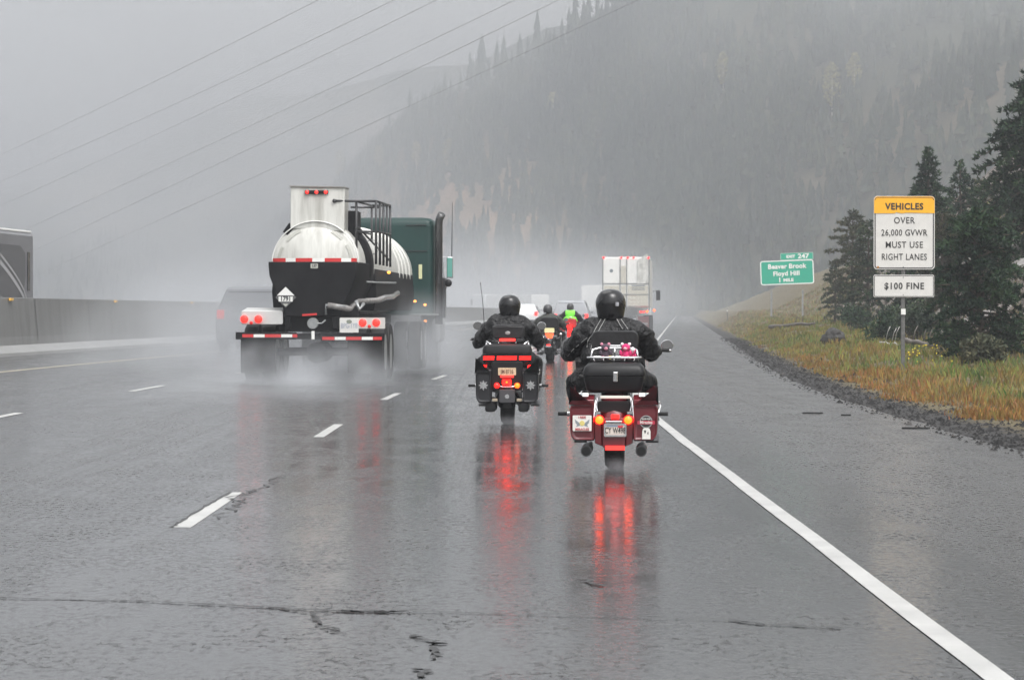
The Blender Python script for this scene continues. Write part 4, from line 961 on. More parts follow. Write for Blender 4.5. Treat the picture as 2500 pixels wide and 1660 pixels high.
# black hull under the tank
hull = MB(); sec = [(-.76, 2.12), (.80, 2.12), (.79, 1.85), (.70, 1.60), (.56, 1.38), (.52, 1.15), (-.47, 1.15), (-.50, 1.32), (-.64, 1.62), (-.74, 1.88)]
hull.rings([[(x, .07, z) for x, z in sec], [(x + (.10 if x > 0 else -.04), .42, z - .01) for x, z in sec], [(x + (.16 if x > 0 else -.08), 1.99, z - .02) for x, z in sec]]); hull.build('rear_hull', M_dirty_black, T, smooth=20, bevel=.02)
sec2 = [(-.90, 2.03), (.97, 2.03), (1.0, 1.55), (.95, 1.25), (-.9, 1.25), (-.93, 1.6)]
MB().rings([[(x, 2.0, z) for x, z in sec2], [(x, 12.0, z) for x, z in sec2]]).build('side_skirt', M_dirty_black, T, bevel=.03)
fr = MB()
for s in (-1, 1): fr.box((s * .42, 6.2, 1.05), (.10, 12.2, .26))
fr.box((0, .25, 1.02), (.95, .12, .28)); fr.box((0, 1.6, .98), (1.6, .16, .20)); fr.box((0, 3.0, .98), (1.6, .16, .20)); fr.build('chassis', M_dirty_black, T, bevel=.015)
# hose and pipes along the right side
hz1 = MB(); hz1.tube([(.30, .02, 1.35), (.62, .03, 1.30), (.66, .3, 1.28), (.70, 1.0, 1.42), (1.05, 1.6, 1.44), (1.06, 3.2, 1.50), (1.06, 5.0, 1.52), (1.05, 6.5, 1.60)], .055, 10); hz1.build('hose', mat('wet_hose', (.22, .21, .20), rough=.2, noise=.4, nscale=20), T, smooth='all')
pp = MB(); pp.tube([(.27, .0, 1.18), (.27, .0, 1.355), (.62, .0, 1.33)], .022, 8); pp.tube([(.92, .9, 1.77), (1.05, 2.5, 1.77), (1.05, 6, 1.80)], .018, 8); pp.tube([(.80, .05, 1.43), (.86, .0, 1.27), (.93, .1, 1.38)], .035, 8); pp.build('pipework', M_galv, T, smooth='all')
ou = MB(); ou.lathe([(.095, -.06), (.10, -.02), (.10, .06), (.06, .10), (.06, .3)], (.04, .0, 1.03), 'Y', 24); oo = ou.build('outlet_valve', M_galv, T, smooth=True)
MB().tube([(.13, -.05, 1.03), (.20, -.05, 1.03), (.27, -.04, 1.09)], .016, 6).build('valve_handle', M_galv, oo)
MB().box((.045, -.02, .82), (.055, .05, .15)).build('tow_tab', M_white, T, bevel=.005)
MB().box((-.02, .0, 1.185), (.26, .02, .035), (0, R(-4), 0)).build('small_red_sign', M_tape_red, T)
# cabinet with lights on top of the tank
cb = MB(); cb.rings([[(-.385, .22, 2.72), (.575, .22, 2.66), (.575, 1.0, 2.66), (-.385, 1.0, 2.72)], [(-.38, .22, 3.45), (.585, .22, 3.43), (.585, 1.0, 3.43), (-.38, 1.0, 3.45)]]); cb.build('rear_cabinet', M_tank_white, T, bevel=.012)
MB().box((.10, .6, 3.452), (.99, .82, .02), (0, R(1.2), 0)).build('cabinet_lid', mat('drip_edge', (.25, .24, .22), rough=.4), T)
lb = MB().box((.085, .20, 3.355), (.42, .04, .065)).build('light_bar', M_black, T, bevel=.008)
for x in (-.08, .085, .25): MB().lathe([(.004, .155), (.026, .16), (.032, .18)], (x, 0, 3.355), 'Y', 16).build('clearance_lamp', M_red_soft, lb, smooth='all')
db = MB(); db.rings([[(.58, .9, 2.62), (.74, .9, 2.55), (.74, 1.7, 2.55), (.58, 1.7, 2.62)], [(.58, .9, 3.05), (.74, .9, 3.05), (.74, 1.7, 3.05), (.58, 1.7, 3.05)]]); db.build('manway_box', M_dirty_black, T, bevel=.01); MB().box((-.42, .7, 2.70), (.12, .9, .20), (0, R(35), 0)).build('spill_rail', M_dirty_black, T, bevel=.01)
# guard rail cage on the right of the tank
rl = MB(); r_ = .022
ys = [.35, 1.2, 2.0, 2.8, 3.6]
for x, yy in ((1.13, ys), (.78, (.35, 3.6))):
    rl.tube([(x, ys[0], 3.20), (x, ys[-1], 3.24)], r_, 8); rl.tube([(x, ys[0], 2.66), (x, ys[-1], 2.70)], r_ * .8, 8)
    for y in yy: rl.tube([(x, y, 2.08), (x, y, 3.22)], r_, 8)
rl.tube([(.40, .20, 3.20), (.78, .30, 3.20), (1.13, .35, 3.20)], r_, 8); rl.tube([(.66, .6, 3.10), (1.13, .9, 3.11)], r_ * .8, 8); rl.tube([(.78, .35, 2.66), (1.13, .35, 2.66)], r_ * .8, 8)
rl.tube([(.78, 3.6, 3.24), (1.13, 3.6, 3.24)], r_, 8); rl.tube([(.80, .5, 2.74), (1.13, 3.4, 2.20)], r_ * .8, 8); rl.ball((.40, .19, 3.20), .035, 10, 8)
rl.build('guard_rail', M_darkmetal, T, smooth='all')
MB().tube([(.92 + .13 * math.cos(R(a)), 1.97 + 0, 2.42 + .13 * math.sin(R(a))) for a in range(-150, 160, 20)], .008, 6).build('hose_ring', M_galv, T, smooth='all')
# placard
pc = (-.445, .03, 1.49); R_ = .185
pd = MB().prism([(pc[0], pc[2] + R_), (pc[0] + R_, pc[2]), (pc[0], pc[2] - R_), (pc[0] - R_, pc[2])], .015, .022).build('placard', mat('placard_dark', (.10, .10, .10), rough=.5), T)
MB().prism([(pc[0] - .155, 1.525), (pc[0] + .155, 1.525), (pc[0], 1.525 + .150)], .008, .013).build('placard_top', M_tape_white, pd)
MB().prism([(pc[0] - .125, 1.415), (pc[0] + .125, 1.415), (pc[0] + .125, 1.505), (pc[0] - .125, 1.505)], .008, .013).build('number_panel', M_tape_white, pd)
text_mesh('1791', .115, M_lettering, 'lettering', pd, (pc[0], .004, 1.462), .003, sx=.85)
MB().prism([(pc[0] - .05, 1.375), (pc[0] + .05, 1.375), (pc[0], 1.325)], .008, .013).build('placard_bottom', M_streak, pd)
np_ = MB().prism(rrect(.13, .085, .01, 2, .06, 2.045), .045, .052).build('number_tag', M_streak, T); text_mesh('137', .07, M_lettering, 'lettering', np_, (.06, .042, 2.045), .002, sx=.8)
# light boxes and bumper
lbx = MB(); lbx.rings([[(-1.27, .10, z) for z in ()] or [(x, .08, z) for x, z in rrect(.74, .24, .03, 3, -.875, 1.13)], [(x, .75, z) for x, z in rrect(.74, .30, .03, 3, -.875, 1.16)]]); LB = lbx.build('left_light_box', mat('light_box_grey', (.50, .50, .49), rough=.4, noise=.08, nscale=4), T, bevel=.01)
RB = MB().prism(rrect(.80, .195, .012, 3, .915, 1.035), .04, .08).build('right_light_panel', M_streak if False else mat('light_panel_grey', (.52, .51, .48), rough=.4, noise=.05), T)
for par, xs_, zz in ((LB, (-1.185, -.935), 1.105), (RB, (.918, 1.158), 1.042)):
    for x in xs_:
        lp = MB().lathe([(.004, .012), (.050, .015), (.068, .025), (.070, .05)], (x, 0, zz), 'Y', 24).build('tail_light', M_red_truck, par, smooth='all')
    MB().lathe([(.004, .02), (.03, .025), (.032, .04)], ((xs_[0] + xs_[1]) / 2, 0, zz - .065), 'Y', 14).build('small_reflector', M_red_lens, par, smooth='all')
MB().lathe([(.004, .02), (.03, .025), (.032, .04)], (1.275, .05, 1.07), 'Y', 14).build('marker_lamp', M_red_soft, T, smooth='all')
tp = plate(T, .68, .995, .335, .255, .022, M_signwhite, 'BPG-1Y8', mat('plate_ink', (.30, .33, .40)), textsx=.62, th=.36)
MB().lathe([(.045, .020), (.04, .018)], (.68, 0, 1.06), 'Y', 14, 1.1, .8).build('plate_emblem', mat('plate_grey', (.2, .22, .18)), tp)
bp_ = MB(); bp_.box((-.80, .10, .81), (1.08, .12, .13)); bp_.box((.735, .10, .79), (1.13, .12, .14)); bp_.box((0, .18, .80), (2.4, .08, .10)); bp_.build('bumper', M_dirty_black, T, bevel=.012)
for x0_, x1_, red in ((-1.22, -1.02, 1), (-1.02, -.82, 0), (-.82, -.53, 1), (-.53, -.33, 0), (-.33, -.24, 1), (.20, .42, 1), (.42, .62, 0), (.62, .90, 1), (.90, 1.10, 0), (1.10, 1.26, 1)):
    MB().box(((x0_ + x1_) / 2, .036, .81 if x0_ < 0 else .765), (x1_ - x0_ - .004, .006, .055)).build('conspicuity_tape', M_tape_red if red else M_tape_white, T)
for x, w in ((-.95, .62), (.95, .62)): MB().box((x, .13, .46), (w, .012, .62)).build('mud_flap', M_rubber, T)
def twheel(x, y, r=.51, w=.27, par=T):
    t = MB().lathe([(r * .62, -w / 2 + .02), (r * .9, -w / 2), (r * .98, -w * .42), (r, -w * .2), (r, w * .2), (r * .98, w * .42), (r * .9, w / 2), (r * .62, w / 2 - .02)], (x, y, r), 'X', 36).build('wheel', M_rubber, par, smooth=True)
    MB().lathe([(r * .63, -w * .45), (r * .5, -w * .3), (r * .2, -w * .1), (r * .2, w * .1), (r * .5, w * .3), (r * .63, w * .45)], (x, y, r), 'X', 24).build('rim', M_galv, t, smooth=True)
for y in (.95, 2.2, 10.6, 11.9):
    for s in (-1, 1):
        for x in (.82, 1.13): twheel(s * x, y)
for s in (-1, 1): twheel(s * 1.08, 17.6)
for y in (.95, 2.2, 10.6, 11.9, 17.6):
    ax = MB(); ax.tube([(-1.0, y, .51), (1.0, y, .51)], .07, 10); ax.ball((0, y, .50), .19, 12, 8); ax.build('axle', M_dirty_black, T, smooth='all')
# tractor
M_green = mat('dark_green_paint', (.006, .032, .028), rough=.4, coat=.05, spec=.25, noise=.15, nscale=2)
cab = MB(); oc = rrect(2.5, 3.2, .16, 5, 0, 0)
cab.rings([[(x * k + .10, 14.9 + y * k2, z) for x, y in oc] for z, k, k2 in ((1.15, 1, 1), (3.12, 1, 1), (3.24, .985, .99), (3.31, .93, .95), (3.335, .8, .85))]); cab.build('cab', M_green, T, smooth=True)
fc = MB(); fc.rings([[(x * .96, 16.9 + y * .35, z) for x, y in oc] for z in (1.2, 2.5)]); fc.build('cab_front', M_green, T, smooth=True)
hd_ = MB(); hd_.rings([[(x * w_, y_, 1.15 + (z + .5) * h_) for x, z in rrect(1, 1, .18, 4, 0, 0)] for y_, w_, h_ in ((17.3, 1.9, 1.15), (18.3, 1.7, 1.0), (19.2, 1.4, .9))]); hd_.build('hood', M_green, T, smooth=True)
for s in (-1, 1):
    pr = []
    for k in range(9):
        a = R(15 + 18.5 * k); pr.append([(s * .80, 17.6 + .66 * math.cos(a), .52 + .66 * math.sin(a)), (s * 1.25, 17.6 + .64 * math.cos(a), .52 + .62 * math.sin(a)), (s * 1.27, 17.6 + .58 * math.cos(a), .52 + .54 * math.sin(a))])
    MB().rings(pr, cap=False, closed=False).build('front_fender', M_green, T, smooth='all')
    ck = MB(); ck.tube([(s * 1.46, 13.35, .95), (s * 1.46, 13.35, 3.14), (s * 1.47, 13.32, 3.28), (s * 1.53, 13.25, 3.40)], [.085, .085, .085, .09], 14); ck.build('exhaust_stack', mat('stack_steel', (.12, .12, .12), rough=.25, metal=.8, noise=.3, nscale=6), T, smooth='all')
    MB().box((s * 1.34, 15.2, .80), (.20, 1.5, .55)).build('fuel_tank', M_galv, T, bevel=.08)
    mr_ = MB(); mr_.box((s * 1.50, 17.0, 2.27), (.15, .09, .50)); mo = mr_.build('mirror', M_chrome, T, bevel=.02)
    MB().box((s * 1.50, 16.95, 2.27), (.12, .006, .45)).build('mirror_glass', mat('mirror_green', (.16, .42, .36), rough=.15), mo)
    MB().ball((s * 1.46, 17.0, 1.90), (.09, .06, .09), 14, 10).build('round_mirror', M_black, mo, smooth='all')
    MB().tube([(s * 1.25, 17.0, 2.50), (s * 1.45, 17.0, 2.52), (s * 1.42, 17.0, 1.80), (s * 1.25, 17.0, 1.45)], .012, 6).build('mirror_bracket', M_chrome, mo)
    MB().tube([(s * 1.36, 17.0, 2.4), (s * 1.37, 17.0, 1.35)], .02, 6).build('grab_bar', M_galv, T, smooth='all')
    MB().box((s * 1.34, 17.2, 1.55), (.10, .5, .95)).build('cab_side_panel', M_darkmetal, T, bevel=.02)
    MB().box((s * 1.19, 12.6, 1.16), (.55, 1.4, .03)).build('drive_fender', M_galv, T, bevel=.01)
MB().tube([(1.545, 17.0, 2.5), (1.55, 17.0, 3.1), (1.56, 17.0, 3.80)], [.012, .009, .006], 6).build('antenna', M_black, T, smooth='all')
sw = MB(); sw.box((1.05, 13.285, 2.12), (.075, .02, .32)); sw.build('work_light', mat('pale_yellow_lens', (.62, .62, .36), rough=.4), T, bevel=.004)
gl = MB(); gl.tube([(.72, 13.28, 3.15), (1.18, 13.28, 3.16)], .012, 6); gl.tube([(.5, 13.28, 2.58), (1.2, 13.28, 2.58)], .010, 6); gl.build('trim_line', M_black, T)
for x, y, z in ((.98, .90 + 3.0, 1.98), (.93, 13.27, 1.46), (1.16, 13.2, 1.38), (1.17, 13.15, 1.02)): MB().ball((x + (.10 if y < 5 else 0), y, z), (.035, .03, .028), 10, 8).build('side_marker', M_amber_lit, T, smooth='all')

# ================================================================ other traffic
def car(name, label, cat, loc, rz, w, l, h, paint, kind='suv', litstr=M_red_soft, lampz=.95):
    c = empty(name, label, cat, loc, rz)
    g = .26 * h / 1.7; belt = h * .60
    if kind == 'suv': side = [(0, g), (-.02, belt * .7), (.03, belt), (.28, h - .08), (.55, h), (l * .55, h), (l * .66, h - .06), (l * .78, belt + .04), (l * .98, belt - .12), (l, g + .25), (l - .05, g)]
    elif kind == 'sedan': side = [(0, g), (-.02, belt * .7), (.04, belt), (.75, belt + .06), (1.35, h - .03), (1.8, h), (l * .55, h - .02), (l * .72, belt + .05), (l * .97, belt - .15), (l, g + .2), (l - .05, g)]
    else: side = [(0, g), (0, belt), (1.6, belt), (1.72, h), (l * .6, h), (l * .7, belt + .1), (l * .98, belt - .05), (l, g + .2), (l - .05, g)]
    def wk(z): 
        if z <= belt: return 1 - .04 * max(0, (g + .2 - z)) 
        return 1 - .26 * (z - belt) / (h - belt)
    nn = len(side); mb = MB(); fr_ = (-1, -.97, -.55, 0, .55, .97, 1)
    mb.rings([[(f * w / 2 * wk(z) * (1 if abs(f) < 1 else 1), y + (.05 if abs(f) == 1 else 0) * (1 if y < l / 2 else -1), z - (.03 if abs(f) == 1 and z > belt + .1 else 0)) for y, z in side] for f in fr_])
    mb.build('body', paint, c, smooth=35, bevel=.02)
    # windows
    def quad(pts, name, m=M_glass): MB().prism(pts, -1, 1) if False else None
    zt_, zb_ = h - .14, belt + .06
    if kind == 'suv': y1, y0 = .30, .10
    elif kind == 'sedan': y1, y0 = 1.28, .80
    else: y1, y0 = 1.70, 1.62
    rw = MB(); o_ = .015
    rw.rings([[(-w / 2 * wk(zb_) * .86, y0 - o_, zb_), (w / 2 * wk(zb_) * .86, y0 - o_, zb_), (w / 2 * wk(zt_) * .84, y1 - o_ - .03, zt_), (-w / 2 * wk(zt_) * .84, y1 - o_ - .03, zt_)], [(-w / 2 * wk(zb_) * .86, y0 + .05, zb_), (w / 2 * wk(zb_) * .86, y0 + .05, zb_), (w / 2 * wk(zt_) * .84, y1 + .05, zt_), (-w / 2 * wk(zt_) * .84, y1 + .05, zt_)]])
    rw.build('rear_window', M_glass, c)
    for s in (-1, 1):
        for a_, b2 in (((y1 + .25), l * .36), (l * .38, l * .60)):
            xb, xt_ = s * (w / 2 * wk(zb_) + .004), s * (w / 2 * wk(zt_) + .006)
            MB().add([(xb, a_ - .12, zb_), (xb, b2 + (.25 if b2 > l * .5 else 0), zb_), (xt_, b2, zt_), (xt_, a_ + .02, zt_)], [(0, 1, 2, 3)]).build('side_window', M_glass, c)
        for y in (l * .20, l * .82):
            r = .36; tt_ = MB().lathe([(r * .6, -.10), (r * .95, -.11), (r, -.06), (r, .06), (r * .95, .11), (r * .6, .10)], (s * (w / 2 - .10), y, r), 'X', 28).build('wheel', M_rubber, c, smooth=True)
            MB().lathe([(r * .62, -.08), (r * .5, .0), (r * .2, .06), (r * .62, .08)], (s * (w / 2 - .10), y, r), 'X', 20).build('rim', M_galv, tt_, smooth=True)
        MB().box((s * (w / 2 - .13), .0, lampz), (.20, .07, .24)).build('tail_light', litstr, c, bevel=.02)
        MB().box((s * (w / 2 + .07), l * .64, belt + .08), (.16, .10, .13)).build('door_mirror', paint, c, bevel=.02)
    MB().box((0, -.05, g + .22), (w * .96, .14, .22)).build('bumper', paint if kind != 'suv' else M_darkmetal, c, bevel=.03)
    MB().box((0, -.035, belt * .78), (.31, .01, .15)).build('licence_plate', M_paper, c)
    return c
M_silver = mat('silver_paint', (.30, .31, .33), rough=.3, coat=.5); M_grey_p = mat('grey_paint', (.10, .105, .115), rough=.3, coat=.4); M_whitecar = mat('white_car_paint', (.70, .72, .72), rough=.3, coat=.4)
car('sport_utility_vehicle', 'grey sport utility vehicle hidden in spray left of the tanker truck', 'car', (-6.95, 76, zr(-7.7)), -hd(76), 1.95, 4.8, 1.80, M_grey_p, lampz=1.05, litstr=M_red_lens)
car('white_car', 'white car with bright red tail lights between the two nearest riders', 'car', (cx(178) - 7.1, 178, zr(-7.1)), -hd(178), 1.85, 4.6, 1.55, M_whitecar, litstr=M_red_lit)
car('silver_pickup_truck', 'pale sport utility vehicle fading into the mist behind the lime green rider', 'car', (cx(150) - 3.05, 150, .03), -hd(150), 1.9, 4.9, 1.78, M_silver)
def box_trailer(label, loc, rz, w, l, z0, z1, m, detail=True, name='semi_trailer_truck'):
    t = empty(name, label, 'truck', loc, rz)
    MB().box((0, l / 2, (z0 + z1) / 2), (w, l, z1 - z0)).build('trailer_box', m, t, bevel=.03)
    tr = MB(); tr.box((0, l + 1.9, 1.95), (w * .93, 2.4, 2.3)); tr.build('cab', M_whitecar, t, bevel=.12)
    MB().box((0, l + 3.5, 1.3), (w * .75, 1.2, 1.0)).build('hood', M_whitecar, t, bevel=.1)
    for y in (1.0, 2.3, l - 1.0, l + .4, l + 3.6):
        for s in (-1, 1): twheel(s * (w / 2 - .20), y, .5, .38, t)
    ub = MB(); ub.box((0, .06, .55), (w * .92, .10, .12)); ub.box((-.6, .06, .85), (.08, .08, .5)); ub.box((.6, .06, .85), (.08, .08, .5)); ub.build('underride_guard', M_galv, t)
    for s in (-1, 1):
        mr_ = MB().box((s * (w / 2 + .32), l + 2.6, 2.2), (.26, .12, .62)).build('mirror', M_black, t, bevel=.03)
        MB().tube([(s * w * .45, l + 2.6, 2.45), (s * (w / 2 + .32), l + 2.6, 2.45)], .02, 6).build('mirror_arm', M_darkmetal, mr_)
    return t
m_q = bpy.data.materials.new('quilted_steel'); m_q.use_nodes = True; nt = m_q.node_tree; b = nt.nodes['Principled BSDF']
b.inputs['Metallic'].default_value = .55; b.inputs['Roughness'].default_value = .34; b.inputs['Base Color'].default_value = (.72, .69, .60, 1)
tcn = N(nt, 'ShaderNodeTexCoord'); mp = N(nt, 'ShaderNodeMapping'); mp.inputs['Rotation'].default_value = (0, R(45), 0); ck = N(nt, 'ShaderNodeTexChecker'); ck.inputs['Scale'].default_value = 7
nt.links.new(tcn.outputs['Object'], mp.inputs[0]); nt.links.new(mp.outputs[0], ck.inputs[0]); bm_ = N(nt, 'ShaderNodeBump'); bm_.inputs['Distance'].default_value = .02; nt.links.new(ck.outputs['Fac'], bm_.inputs['Height']); nt.links.new(bm_.outputs[0], b.inputs['Normal'])
TL = box_trailer('white semi trailer with quilted steel rear doors and five red lights along its top', (6.25, 156, 0), -hd(156), 2.6, 15.5, 1.45, 4.2, M_white)
z0, z1, w = 1.45, 4.2, 2.6
for x0_, x1_ in ((-1.24, -.34), (-.30, .02), (.06, 1.24)):
    MB().box(((x0_ + x1_) / 2, -.015, 2.82), (x1_ - x0_, .03, 2.62)).build('door_panel', M_white, TL, bevel=.01)
    MB().box(((x0_ + x1_) / 2, -.035, 2.08), (x1_ - x0_ - .08, .012, 1.10)).build('quilted_panel', m_q, TL)
MB().box((-.14, -.035, 3.25), (.28, .012, .95)).build('quilted_strip', m_q, TL)
lr = MB()
for x in (-1.27, -.32, .04, 1.27): lr.tube([(x, -.06, 1.3), (x, -.06, 4.12)], .022 if abs(x) < 1 else .03, 6)
for z in (2.15, 2.75): lr.box((0, -.05, z), (2.5, .02, .045))
lr.build('lock_rods', M_galv, TL)
# loose crumpled sheet at the upper right of the doors
sh_ = MB(); rw_ = []
for i in range(9):
    rw_.append([(.62 + .07 * j + .02 * mn.noise(Vector((i, j, 1))), -.06 - .12 * abs(mn.noise(Vector((i * .7, j * .7, 3)))) , 4.0 - i * .16 - .05 * j * (1 - i / 9) * -1) for j in range(9)])
sh_.rings(rw_, cap=False, closed=False); sh_.build('crumpled_sheet', mat('sheet_white', (.55, .55, .52), rough=.5, noise=.2, nscale=4), TL, smooth='all')
MB().lathe([(.10, -.035), (.085, -.04), (.085, -.045), (.06, -.045)], (-.80, 0, 3.45), 'Y', 16).build('round_decal', M_grey_ink, TL)
sg = MB()
for z, t_ in ((2.62, .05), (2.50, .03), (2.42, .03)): sg.box((.68, -.05, z), (.72, .01, t_))
sg.build('faded_stripes', M_grey_ink, TL)
for x in (-1.22, -.25, .10, .42, 1.22): MB().ball((x, -.05, 4.17), (.06, .04, .05), 10, 8).build('top_lamp', M_red_lit, TL, smooth='all')
for k, x in enumerate((.82, .98, 1.15)): MB().ball((x, -.08, 1.20 + .01 * k), (.07, .04, .055), 10, 8).build('tail_light', M_red_lit if k < 2 else M_orange_lit, TL, smooth='all')
MB().ball((1.52, 3.0, 1.28), (.06, .05, .06), 10, 8).build('side_lamp', M_orange_lit, TL, smooth='all')
MB().box((-1.0, -.02, 1.18), (.4, .06, .14)).build('left_lamp_box', M_red_lens, TL)
for s in (-1, 1): MB().box((s * .95, .3, .55), (.6, .02, .8)).build('mud_flap', M_rubber if s < 0 else mat('red_brown_flap', (.16, .05, .05), rough=.6), TL)
box_trailer('tall white trailer nearly lost in the mist left of the lit semi trailer', (8.55, 300, .1), -hd(300), 2.5, 13, 1.2, 3.8, M_white)
bt = box_trailer('faint white box truck turned sideways in the mist behind the white car', (3.2, 322, 0), R(35), 2.45, 9, 1.0, 3.05, M_white, name='box_truck')
# motorhome on the other side of the barrier
RV = empty('motorhome', 'grey motorhome with swoosh stripes behind the barrier at the left edge', 'motorhome', (-14.3, 85, .1), R(180 - 4.5))
mrv2 = mat('swoosh_grey', (.35, .35, .36), rough=.35); mrv = mat('motorhome_grey', (.16, .16, .17), rough=.35, noise=.08, nscale=.8)
body = MB(); body.rings([[(x, y, z) for x, z in [(0, .5), (0, 3.40), (.06, 3.50), (2.34, 3.50), (2.4, 3.40), (2.4, .5)]] for y in (0, 9.5)]); body.build('body', mrv, RV, bevel=.05)
MB().box((1.2, 4.75, 3.53), (2.3, 9.4, .07)).build('roof', M_white, RV, bevel=.02)
MB().box((-.012, .62, 2.35), (.02, .28, 1.15)).build('side_window', M_glass, RV, bevel=.004)
MB().prism([(1.35, 1.4), (.95, 2.2), (1.0, 2.9), (1.6, 3.1), (6, 3.1), (6, 2.0), (3, 1.5)], -.006, -.003, 'X').build('dark_graphic', mat('rv_dark', (.08, .08, .085), rough=.4), RV)
for k, (dz_, wdt) in enumerate(((0, .07), (.22, .04))):
    mbq = MB(); pts = [(.75 + .45 * i, 1.25 + dz_ + 1.2 * (i / 6) ** .7 * (1 if i < 7 else 1)) for i in range(8)]
    mbq.add([(-.012, y, z - wdt) for y, z in pts] + [(-.012, y, z + wdt) for y, z in pts], [(i, i + 1, 9 + i, 8 + i) for i in range(7)]); mbq.build('swoosh_stripe', mrv2, RV)
for y in (2.2, 7.8):
    for x in (.2, 2.2): twheel(x, y, .45, .26, RV)
MB().box((1.2, 3.0, 3.65), (.9, 1.0, .22)).build('roof_vent', M_white, RV, bevel=.05)
# ================================================================ vegetation
def leaf_mat(name, els, scale=.8, rough=.75, obj=True):
    m = bpy.data.materials.new(name); m.use_nodes = True; nt = m.node_tree; L = nt.links; b = nt.nodes['Principled BSDF']
    ge = N(nt, 'ShaderNodeNewGeometry'); n = N(nt, 'ShaderNodeTexNoise'); n.inputs['Scale'].default_value = scale; n.inputs['Detail'].default_value = 3
    L.new(ge.outputs['Position'], n.inputs['Vector'])
    ad = N(nt, 'ShaderNodeMath', operation='MULTIPLY_ADD'); L.new(ge.outputs['Random Per Island'], ad.inputs[0]); ad.inputs[1].default_value = .35; 
    sb = N(nt, 'ShaderNodeMath', operation='SUBTRACT'); L.new(n.outputs[0], sb.inputs[0]); sb.inputs[1].default_value = .175; L.new(sb.outputs[0], ad.inputs[2])
    r = N(nt, 'ShaderNodeValToRGB'); L.new(ad.outputs[0], r.inputs[0]); cr = r.color_ramp
    cr.elements[0].position, cr.elements[0].color = els[0][0], (*els[0][1], 1); cr.elements[1].position, cr.elements[1].color = els[-1][0], (*els[-1][1], 1)
    for p, c in els[1:-1]: q = cr.elements.new(p); q.color = (*c, 1)
    L.new(r.outputs[0], b.inputs['Base Color']); b.inputs['Roughness'].default_value = rough; b.inputs['Specular IOR Level'].default_value = .3
    return m
M_needle = leaf_mat('pine_needles', [(.30, (.005, .015, .009)), (.5, (.011, .034, .017)), (.72, (.040, .080, .030))], 1.1)
M_needle_g = leaf_mat('spruce_needles', [(.30, (.010, .022, .013)), (.5, (.022, .042, .022)), (.72, (.06, .085, .04))], 1.1)
M_scrub = leaf_mat('scrub_leaves', [(.30, (.03, .038, .02)), (.5, (.06, .066, .035)), (.72, (.12, .11, .06))], 1.0)
M_aspen = leaf_mat('aspen_leaves', [(.3, (.16, .14, .05)), (.5, (.26, .23, .08)), (.7, (.34, .30, .13))], .6)
M_bark = mat('bark', (.07, .055, .042), rough=.9, noise=.4, nscale=12, bump=.8, bscale=30)
def rv(rnd, s=1.0): return Vector((rnd.uniform(-s, s), rnd.uniform(-s, s), rnd.uniform(-s, s)))
def conifer(name, label, loc, h, wd, seed, m, group=None, lo=.10, dens=1.0, shape='pine', tuft=.17, lean=0.0, leaf=5):
    """trunk with limbs and thousands of short needle sprays"""
    rnd = random.Random(seed); t = empty(name, label, 'tree', loc, rnd.uniform(0, 6), group)
    tr = MB(); tp = [(lean * k / 8 * h + .02 * h * mn.noise(Vector((k * .7, seed, 0))), .02 * h * mn.noise(Vector((k * .7, seed, 5))), h * k / 8 - .3 * (k == 0)) for k in range(9)]
    tr.tube(tp, [h * .020 * (1 - k / 8.6) + .008 for k in range(9)], 8)
    cr_ = MB()
    def tp_at(f):
        i = min(int(f * 8), 7); u_ = f * 8 - i; return Vector(tp[i]).lerp(Vector(tp[i + 1]), u_)
    nb = int(h * 11 * dens)
    for k in range(nb):
        f = lo + (1 - lo) * (k / nb) ** .85
        az = k * 2.399 + rnd.uniform(-.4, .4)
        if shape == 'pine': L_ = wd * (math.sin(math.pi * min(1, (f - lo) / (1 - lo) * .82 + .16)) ** .75) * rnd.uniform(.62, 1.08)
        else: L_ = wd * (1 - f) ** .85 * rnd.uniform(.65, 1.1) + .05
        b0 = tp_at(f); d_ = Vector((math.cos(az), math.sin(az), 0)); rise = (.30 if shape == 'pine' else .05) + (f - .5) * .6 + rnd.uniform(-.3, .3)
        P = []
        for j in range(5):
            s_ = j / 4; P.append(b0 + d_ * L_ * s_ + Vector((0, 0, L_ * (rise * s_ - .38 * s_ * s_))) + rv(rnd, .03) * L_)
        tr.tube(P, [.016 * (L_ + .3) * (1 - .8 * j / 4) + .004 for j in range(5)], 4, cap=False)
        nt_ = max(4, int(L_ / (tuft * .20)))
        for q_ in range(nt_):
            s_ = .22 + .82 * (q_ + rnd.random()) / nt_; i = min(int(s_ * 4), 3); c = P[i].lerp(P[i + 1], s_ * 4 - i)
            side = d_.cross(Vector((0, 0, 1))) * rnd.uniform(-.35, .35) * L_ * (1.05 - s_) + rv(rnd, tuft * .35)
            c = c + side
            for z in range(leaf):
                dr = (rv(rnd) + d_ * .7 + Vector((0, 0, .25))).normalized(); ln = tuft * rnd.uniform(.45, 1.0); w_ = tuft * rnd.uniform(.10, .22)
                sd = dr.cross(rv(rnd)).normalized() * w_
                n = len(cr_.v); a = c - sd; b2 = c + sd; e = c + dr * ln
                cr_.v += [tuple(a), tuple(b2), tuple(e)]; cr_.f.append((n, n + 1, n + 2))
    tr.build('trunk', M_bark, t, smooth='all')
    me = bpy.data.meshes.new('crown'); me.from_pydata(cr_.v, [], cr_.f); me.materials.append(m); o = bpy.data.objects.new('crown', me); col.objects.link(o); o.parent = t
    return t
def onground(px, d, dz=0):
    X = (px - 1250) * d / F_; return (X, d, zground(X - cx(d), d) + dz)
def hgt(ytop, loc): return H_ + (756 - ytop) * loc[1] / F_ - loc[2]
